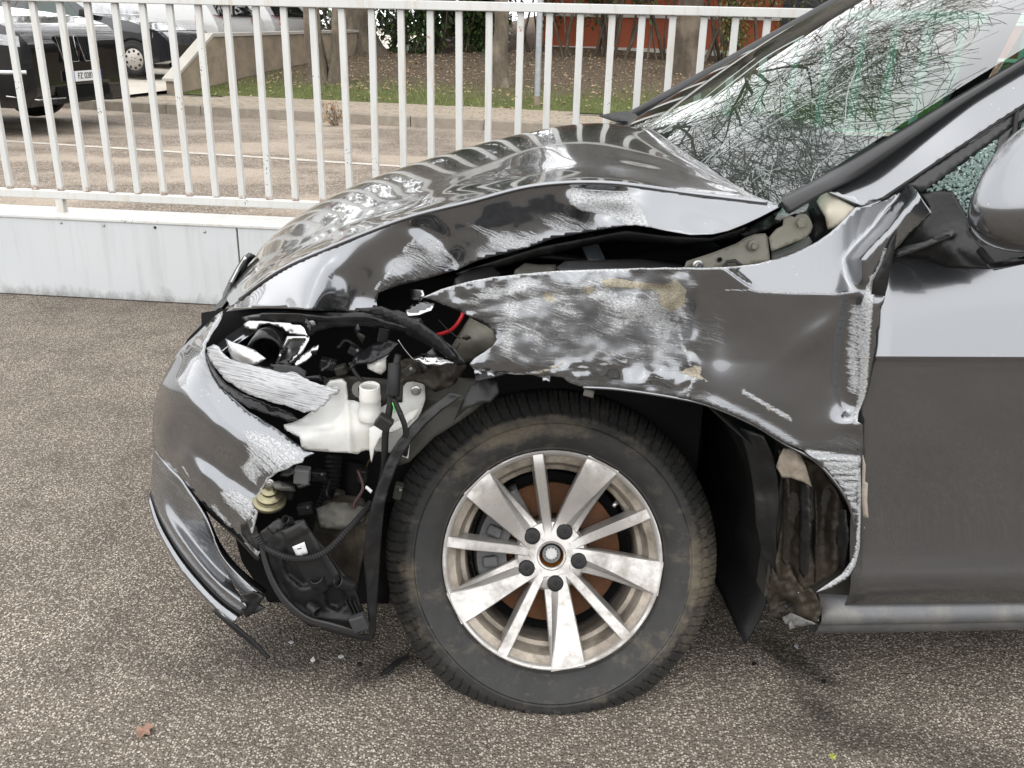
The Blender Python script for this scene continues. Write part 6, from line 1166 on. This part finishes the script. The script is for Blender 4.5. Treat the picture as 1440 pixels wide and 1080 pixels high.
# ------------------------------------------------ door, sill and the rest of the body side
dp_ = [(.245, .030), (.262, .020), (.285, .010), (.305, .006), (.325, .006), (.345, .0095), (.38, .0135), (.45, .0150), (.55, .0130), (.65, .010), (.72, .0075), (.742, .005), (.752, .001), (.760, .0025), (.80, .0145), (.85, .032), (.90, .055), (.925, .070), (.935, .082)]
def side_skin(name, x0, x1, mat, flip=False, bow=.0, zmax=9, parent=car, skew=0):
    prof_ = [p for p in catmull(dp_, 90) if p[0] <= zmax]; G = []
    for x in np.linspace(x0, x1, 24):
        G.append([CX(x+skew*max(0, .62-z)*(x1-x)/(x1-x0), (1.80-d-bow*0) if flip else d+bow*((x-1.4)/2)**2, z) for z, d in prof_])
    G = np.array(G); a_, b_ = G.shape[:2]; V = G.reshape(-1, 3); F = [(i*b_+j, (i+1)*b_+j, (i+1)*b_+j+1, i*b_+j+1) for i in range(a_-1) for j in range(b_-1)]
    if flip: F = [f[::-1] for f in F]
    uv = np.stack(np.meshgrid(np.linspace(0, 4, b_), np.linspace(x0*5, x1*5, a_)), -1).reshape(-1, 2)[:, ::-1]
    return mesh_obj(name, V, F, mat, parent, True, .003, uv=uv, wear=np.zeros((len(V), 3)))
door = side_skin('front_door', .592, 1.46, paint, bow=.02, skew=.13); rdoor = side_skin('rear_door', 1.466, 2.30, paint, bow=.02); side_skin('rear_quarter', 2.306, 3.45, paint, bow=.05)
side_skin('far_door', .55, 1.46, paint, True); side_skin('far_rear_side', 1.466, 3.45, paint, True); side_skin('far_fender', -.42, .545, paint, True, zmax=.72)
MB().prism([CX(.50, .075, .24), CX(.66, .06, .24), CX(.66, .06, .90), CX(.50, .075, .86)], EY*.05).build('hinge_pillar', olived, car)
for dr, xh in ((door, 1.28), (rdoor, 2.1)): MB().tube([CX(xh, -.0, .80), CX(xh+.03, -.03, .805), CX(xh+.15, -.03, .81), CX(xh+.18, .0, .81)], .012, 8).build('door_handle', paint, dr, smooth=True)
def sillp(name, x0, x1, prof_, mat, flip=False):
    G = [[CX(x, (1.8-d) if flip else d, z) for z, d in prof_] for x in np.linspace(x0, x1, 12)]; return MB().grid(G).build(name, mat, car, smooth=True, solid=.003)
pS = [tuple(p) for p in catmull([(.25, .075), (.247, .060), (.238, .047), (.226, .038), (.214, .034), (.206, .035), (.200, .040), (.188, .043), (.176, .050), (.169, .062), (.168, .10)], 40)]
sill_m = simple('dusty_sill_paint', (.15, .152, .156), .42, .5, .15, 10, .1, 60, dirt=(.24, .23, .21), dscale=14)
sillp('side_sill', .60, 2.35, pS, sill_m); sillp('side_sill', .60, 2.35, pS, sill_m, True)
relief('sill_scratch', [(1225, 876), (1245, 871), (1266, 871), (1245, 877), (1220, 882)], [(1225, 876, .04), (1245, 871, .036), (1266, 871, .036), (1220, 882, .042)], chip, car, 4, None, .001)
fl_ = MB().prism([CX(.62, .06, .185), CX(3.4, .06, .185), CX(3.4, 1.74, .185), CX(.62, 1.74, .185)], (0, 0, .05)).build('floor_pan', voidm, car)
for x_, d_ in ((2.72, .04), (2.72, 1.56), (.09, 1.58)):
    c = CX(x_, d_+.1, .315); ez = -EY if d_ < .9 else EY
    rw_ = MB().lathe([(.21, .07), (.23, .09), (.28, .095), (.31, .07), (.316, .03), (.316, -.09), (.29, -.11), (.2, -.11)], c, EX, U_, ez, 48).build('wheel', tyre_m, car, smooth=True)
    MB().lathe([(0, .05), (.06, .052), (.2, .075), (.215, .08), (.21, .0)], c, EX, U_, ez, 48).build('wheel_disc', rim_m, rw_, smooth=True)
# rear end, roof, pillars
def panel3(name, rows_, mat, nu=30, nv=16, solid=.003, uvw=True):
    A_ = np.array([catmull(r_, nu) for r_ in rows_]); G = np.array([catmull(A_[:, j], nv) for j in range(nu)]).transpose(1, 0, 2)
    o = MB().grid(G).build(name, mat, car, smooth=True, solid=solid); return o
panel3('tailgate', [[CX(3.45, d, .3) for d in (.06, .5, .9, 1.3, 1.74)], [CX(3.52, d, .6) for d in (.05, .5, .9, 1.3, 1.75)], [CX(3.45, d, .95) for d in (.1, .5, .9, 1.3, 1.7)], [CX(3.2, d, 1.45) for d in (.25, .5, .9, 1.3, 1.55)]], paint)
panel3('roof', [[nt_+EX*.0, nt_+EY*.3+U_*.03-EX*.05, (nt_+ft_)/2+U_*.045-EX*.08, ft_-EY*.3+U_*.03-EX*.05, ft_], [CX(1.9, .24, 1.54), CX(1.9, .5, 1.575), CX(1.9, .9, 1.585), CX(1.9, 1.3, 1.575), CX(1.9, 1.56, 1.54)], [CX(2.6, .24, 1.53), CX(2.6, .5, 1.56), CX(2.6, .9, 1.57), CX(2.6, 1.3, 1.56), CX(2.6, 1.56, 1.53)], [CX(3.2, .25, 1.45), CX(3.2, .5, 1.48), CX(3.2, .9, 1.49), CX(3.2, 1.3, 1.48), CX(3.2, 1.55, 1.45)]], paint)
relief('a_pillar', [(1158, 267), (1213, 234), (1290, 178), (1364, 126), (1440, 80), (1540, 20), (1640, -40), (1640, 20), (1540, 85), (1440, 151), (1427, 160), (1340, 217), (1250, 277), (1212, 289)], [(1158, 268, .10), (1212, 289, .072), (1213, 240, .13), (1250, 277, .078), (1300, 178, .155), (1300, 243, .10), (1364, 132, .17), (1440, 86, .195), (1440, 151, .145), (1640, -34, .27), (1640, 20, .215), (1540, 26, .23), (1540, 85, .18)], paint, car, 9, None, .003, none)
for i, (a_, b_) in enumerate(((0, 1),)):
    MB().tube([upto(fa_, fb_, .95), ft_], .022, 8).build('far_pillar_seal', rubber, car, smooth=True)
for dd_, nm in ((.17, 'b_pillar'), (1.63, 'far_b_pillar')):
    MB().prism([CX(1.50, dd_-.09*(1 if dd_ < 1 else -1), .92), CX(1.60, dd_-.09*(1 if dd_ < 1 else -1), .92), CX(1.72, dd_+.06*(1 if dd_ < 1 else -1), 1.53), CX(1.64, dd_+.06*(1 if dd_ < 1 else -1), 1.53)], EY*.03).build(nm, trimg, car)
pxpatch('windscreen_seal', [[(1098, 277, .088), (1142, 255, .096), (1190, 227, .118), (1262, 184, .138), (1330, 144, .152), (1420, 92, .172), (1520, 32, .20), (1640, -40, .24)], [(1102, 286, .070), (1150, 262, .078), (1201, 236, .100), (1276, 187, .122), (1347, 141, .138), (1430, 91, .16), (1525, 33, .19), (1640, -36, .232)], [(1110, 301, .066), (1160, 272, .074), (1213, 246, .100), (1290, 192, .122), (1364, 140, .140), (1440, 93, .162), (1530, 38, .19), (1640, -29, .236)]], trimg, car, 70, 8, .004)
P = [on_glass(x, y, .004) for x, y in ((888, 172), (930, 150), (990, 117), (1050, 85), (1110, 52), (1170, 18), (1198, 3))]; P = [p for p in P if p is not None]
MB().tube([fa_+(fb_-fa_)*t+U_*.012-EX*.015 for t in (-.02, .2, .4, .6, .8, 1.0, 1.3, 1.8)], .016, 10).build('far_seal', trimg, car, smooth=True)
relief('wiper_cowl', [(843, 162), (862, 158), (882, 156), (893, 160), (905, 168), (893, 178), (880, 170), (868, 170)], [(843, 162, 1.35), (882, 156, 1.5), (905, 168, 1.45), (868, 170, 1.3)], rubber, car, 5, lambda X: .02*nz(X, 12, 44), .004)
# quarter window
relief('door_frame', [(1247, 277), (1255, 270), (1340, 214), (1427, 157), (1440, 148), (1640, 16), (1640, 36), (1440, 168), (1422, 178), (1405, 190), (1350, 230), (1296, 271), (1286, 262), (1278, 262)], [(1247, 277, 0.0730), (1340, 214, 0.1100), (1440, 148, 0.1450), (1640, 16, 0.2150), (1640, 36, 0.2100), (1440, 168, 0.1350), (1350, 230, 0.1000), (1296, 271, 0.0730)], trimg, car, 7, None, .006)
relief('frame_gasket', [(1239, 280), (1250, 272), (1340, 212), (1427, 155), (1640, 13), (1640, 17), (1427, 159), (1340, 216), (1253, 275), (1250, 280), (1241, 283)], [(1239, 280, 0.0620), (1340, 212, 0.1050), (1640, 13, 0.2120), (1427, 159, 0.1340), (1253, 275, 0.0670)], rubber, car, 6, None, .004)
relief('quarter_post', [(1405, 192), (1424, 178), (1428, 172), (1424, 200), (1408, 250), (1392, 300), (1380, 345), (1372, 352), (1362, 330), (1370, 310), (1385, 262)], [(1405, 192, .125), (1428, 172, .13), (1380, 345, .05), (1362, 330, .055), (1392, 280, .075)], trimg, car, 6, None, .006)
relief('quarter_gasket', [(1427, 158), (1434, 154), (1430, 190), (1416, 232), (1404, 262), (1400, 258), (1412, 222), (1424, 185)], [(1427, 158, .135), (1434, 154, .135), (1404, 262, .085), (1412, 222, .10)], rubber, car, 6, None, .006)
relief('front_side_window', [(1436, 172), (1640, 38), (1700, 40), (1700, 350), (1420, 340), (1405, 300), (1410, 260), (1424, 215)], [(1436, 172, .135), (1640, 38, .22), (1700, 350, .06), (1405, 300, .07), (1420, 340, .055), (1700, 40, .225)], glass_s, car, 14, None, .004)
gq = relief('quarter_window', [(1296, 271), (1405, 193), (1392, 240), (1378, 290), (1364, 323), (1361, 312), (1352, 290), (1343, 276), (1330, 268), (1312, 272)], [(1296, 271, .082), (1405, 193, .125), (1364, 323, .058), (1343, 276, .080), (1378, 260, .088)], glass_mat('crazed_pane', (.75, .9, .85), 1.0), car, 6, None, .003)
rnd = random.Random(3); shard = {}
qf = tps([(1296, 271, .080), (1405, 193, .123), (1364, 323, .056), (1343, 276, .078), (1378, 260, .086)])
poly_q = np.array([(1300, 270), (1403, 196), (1390, 242), (1376, 292), (1364, 322), (1361, 312), (1352, 290), (1343, 274), (1330, 266), (1312, 270)])
protos = []
for k in range(8):
    n = rnd.choice([4, 5, 5, 6]); pts = [(math.cos(2*math.pi*i/n+rnd.uniform(-.3, .3))*rnd.uniform(.7, 1.1), math.sin(2*math.pi*i/n+rnd.uniform(-.3, .3))*rnd.uniform(.7, 1.1)) for i in range(n)]
    mb = MB().prism([np.array([x, 0, z]) for x, z in pts], (0, 1.1, 0)); o = mb.build('glass_crumb', shard_m, None); protos.append(o.data); bpy.data.objects.remove(o)
cnt = 0; used = []
while cnt < 290:
    x, y = rnd.uniform(1298, 1405), rnd.uniform(194, 324)
    if not inpoly([(x, y)], poly_q)[0]: continue
    dense = (y > 250 or x > 1360) and x > 1335
    if not dense and rnd.random() > .45: continue
    if any((x-a_)**2+(y-b_)**2 < 9 for a_, b_ in used[-290:]) and rnd.random() < .8: continue
    used.append((x, y)); d = float(qf([(x, y)])[0])-.003-rnd.random()*.002; o = bpy.data.objects.new('glass_crumb', protos[cnt % 8]); COL.objects.link(o); o.location = tuple(UD(x, y, d)); s = rnd.uniform(.0018, .0034); o.scale = (s, s, s); o.rotation_euler = (rnd.uniform(-.5, .5), rnd.uniform(0, 6.28), rnd.uniform(-.5, .5)); setpar(o, gq); cnt += 1
# mirror
sail = relief('mirror_base', [(1256, 362), (1262, 348), (1284, 324), (1300, 306), (1308, 290), (1296, 274), (1318, 268), (1340, 270), (1346, 280), (1356, 296), (1362, 312), (1363, 326), (1374, 340), (1380, 352), (1398, 376), (1362, 378), (1335, 377), (1318, 372), (1305, 364), (1280, 362)], [(1256, 362, .055), (1296, 274, .07), (1340, 270, .07), (1363, 326, .03), (1398, 376, -.03), (1318, 372, .02), (1300, 330, .035), (1345, 350, -.005), (1340, 300, .05)], blackp, car, 6, lambda X: -.010*np.exp(-(dline(X, [(1262, 356), (1300, 342), (1345, 325)])/5)**2), .006)
relief('mirror_seal', [(1258, 352), (1272, 346), (1300, 340), (1340, 322), (1346, 330), (1300, 348), (1262, 360)], [(1258, 352, .03), (1300, 340, .02), (1340, 322, .015), (1300, 348, .015)], trimg, sail, 5, None, .006)
mv = []; nl, nm_ = 40, 40
cM = UD(1500, 262, -.10)
for i in range(nl+1):
    th = math.pi*i/nl
    for j in range(nm_):
        ph = 2*math.pi*j/nm_; sx_ = np.sign(math.cos(ph))*abs(math.cos(ph))**.85; sz_ = np.sign(math.sin(ph))*abs(math.sin(ph))**.85
        lx = .148*math.sin(th)**.8*sx_; lz = .115*math.sin(th)**.8*sz_; ly = -.095*math.cos(th)
        lx += .12*lz*0+.05*(lz/.1)*.55; lx += (-.0)*ly
        if sz_ < 0: lz *= .82
        mv.append(cM+EX*lx+EY*(ly*(1 if ly < 0 else .6)+.20*lx)+U_*lz)
Fm = [(i*nm_+j, i*nm_+(j+1) % nm_, (i+1)*nm_+(j+1) % nm_, (i+1)*nm_+j) for i in range(nl) for j in range(nm_)]
mir = MB().add(mv, Fm).build('wing_mirror', paint, car, smooth=True)
MB().tube([UD(1378, 352, -.02), UD(1397, 374, -.06), UD(1440, 366, -.12), UD(1520, 356, -.16)], .006, 8).build('mirror_trim', blackg, mir, smooth=True)
relief('mirror_foot', [(1340, 330), (1380, 350), (1398, 375), (1440, 366), (1480, 360), (1470, 345), (1400, 345)], [(1340, 330, .04), (1398, 375, -.03), (1480, 360, -.06), (1400, 345, .0)], blackp, mir, 7, None, .01)
# ------------------------------------------------ interior seen through the glass
panel3('dashboard', [[CX(.50, d, .955) for d in (.14, .6, .9, 1.2, 1.66)], [CX(.70, d, .985) for d in (.14, .6, .9, 1.2, 1.66)], [CX(.95, d, 1.0) for d in (.14, .5, .9, 1.3, 1.66)], [CX(1.05, d, .9) for d in (.14, .5, .9, 1.3, 1.66)], [CX(1.0, d, .5) for d in (.14, .5, .9, 1.3, 1.66)]], dash)
c = CX(1.18, .48, .95); ax = np.array([.9, .06, .42]); ax /= np.linalg.norm(ax); e1 = EY; e2 = np.cross(ax, e1)
sw_ = MB().lathe([(.185+.014*math.cos(q), .014*math.sin(q)) for q in np.linspace(0, 2*math.pi, 10)], c, e1, e2, ax, 40).build('steering_wheel', dash, car, smooth=True); MB().lathe([(0, -.0), (.07, -.0), (.08, -.03), (.06, -.06)], c, e1, e2, ax, 24).build('wheel_hub', dash, sw_, smooth=True)
for d_ in (.5, 1.3):
    s_ = panel3('seat_back', [[CX(1.55, d_-.24, .5), CX(1.5, d_, .5), CX(1.55, d_+.24, .5)], [CX(1.66, d_-.25, .9), CX(1.61, d_, .9), CX(1.66, d_+.25, .9)], [CX(1.78, d_-.20, 1.22), CX(1.74, d_, 1.24), CX(1.78, d_+.20, 1.22)]], seatm, 14, 14, .10)
    MB().box(CX(1.80, d_, 1.34), (.08, .24, .15)).build('headrest', seatm, s_, bevel=.03)
panel3('far_door_trim', [[CX(x, 1.70, .4) for x in (.6, 1.2, 1.8, 2.4, 3.2)], [CX(x, 1.68, .7) for x in (.6, 1.2, 1.8, 2.4, 3.2)], [CX(x, 1.72, .93) for x in (.6, 1.2, 1.8, 2.4, 3.2)]], dash)
panel3('headliner', [[nt_+EX*.05-U_*.03, (nt_+ft_)/2+U_*.01, ft_+EX*.05-U_*.03], [CX(2.2, .26, 1.50), CX(2.2, .9, 1.54), CX(2.2, 1.54, 1.50)], [CX(3.15, .27, 1.42), CX(3.15, .9, 1.46), CX(3.15, 1.53, 1.42)]], simple('headliner', (.10, .098, .09), .9), 14, 10)
MB().add([CX(.62, 1.72, .95), CX(1.55, 1.72, .95), CX(1.68, 1.58, 1.50), CX(1.45, 1.57, 1.50)], [(0, 1, 2, 3)]).build('far_side_window', glass_s, car, solid=.004)
MB().add([CX(1.62, 1.72, .95), CX(2.9, 1.70, .98), CX(2.8, 1.58, 1.46), CX(1.76, 1.58, 1.50)], [(0, 1, 2, 3)]).build('far_side_window', glass_s, car, solid=.004)
MB().add([CX(1.62, .08, .94), CX(2.9, .10, .98), CX(2.8, .22, 1.46), CX(1.76, .22, 1.50)], [(3, 2, 1, 0)]).build('rear_side_window', glass_d, car, solid=.004)

# ================================================================== small things on the asphalt
def flat_leaf(px, py, r, mat, label, seed, name='fallen_leaf'):
    c = onZ(px, py, .004); rn = random.Random(seed); n = 12; V = [c+np.array([0, 0, .004])]
    for k in range(n):
        a = 2*math.pi*k/n; q = r*rn.uniform(.55, 1.2); V.append(c+np.array([math.cos(a)*q, math.sin(a)*q*1.3, rn.uniform(.001, .008)]))
    o = mesh_obj(name, V, [(0, k+1, (k+1) % n+1) for k in range(n)], mat); m = o.modifiers.new('s', 'SOLIDIFY'); m.thickness = .001
    return tag(o, label, 'leaf')
flat_leaf(203, 1029, .016, simple('pink_leaf', (.25, .15, .11), .8, 0, .2, 60), 'crumpled reddish brown leaf on the asphalt at lower left', 1)
flat_leaf(1170, 1066, .006, simple('green_bit', (.3, .33, .06), .7), 'tiny yellow green leaf on the asphalt at the bottom right', 2)
P = [onZ(x, y, .006) for x, y in ((535, 950), (548, 940), (560, 930), (574, 922))]; tag(MB().tube(P, [.003, .006, .006, .003], 5).build('rubber_strip', rubber), 'thin black rubber strip lying in front of the flat tyre', 'debris')
rn = random.Random(8); protos = [lens_m, blackp, chip]
for i, (px, py) in enumerate(((480, 925), (505, 935), (440, 930), (1120, 910), (1158, 960), (590, 908), (410, 905), (1060, 935))):
    c = onZ(px, py, .0); n = rn.choice([4, 5]); s = rn.uniform(.005, .009); pts = [c+np.array([math.cos(2*math.pi*k/n)*s*rn.uniform(.6, 1.2), math.sin(2*math.pi*k/n)*s*rn.uniform(.6, 1.2), .001]) for k in range(n)]
    o = MB().prism(pts, (0, 0, .004)).build('plastic_splinter', protos[i % 3]); tag(o, ('clear', 'black', 'pale')[i % 3]+' plastic splinter on the asphalt '+('nearest under the fog lamp housing', 'below the front bumper', 'below the front bumper', 'below the door sill', 'below the door sill', 'left of the flat tyre', 'below the front bumper', 'right of the flat tyre')[i], 'debris', 'plastic splinters of the crash')
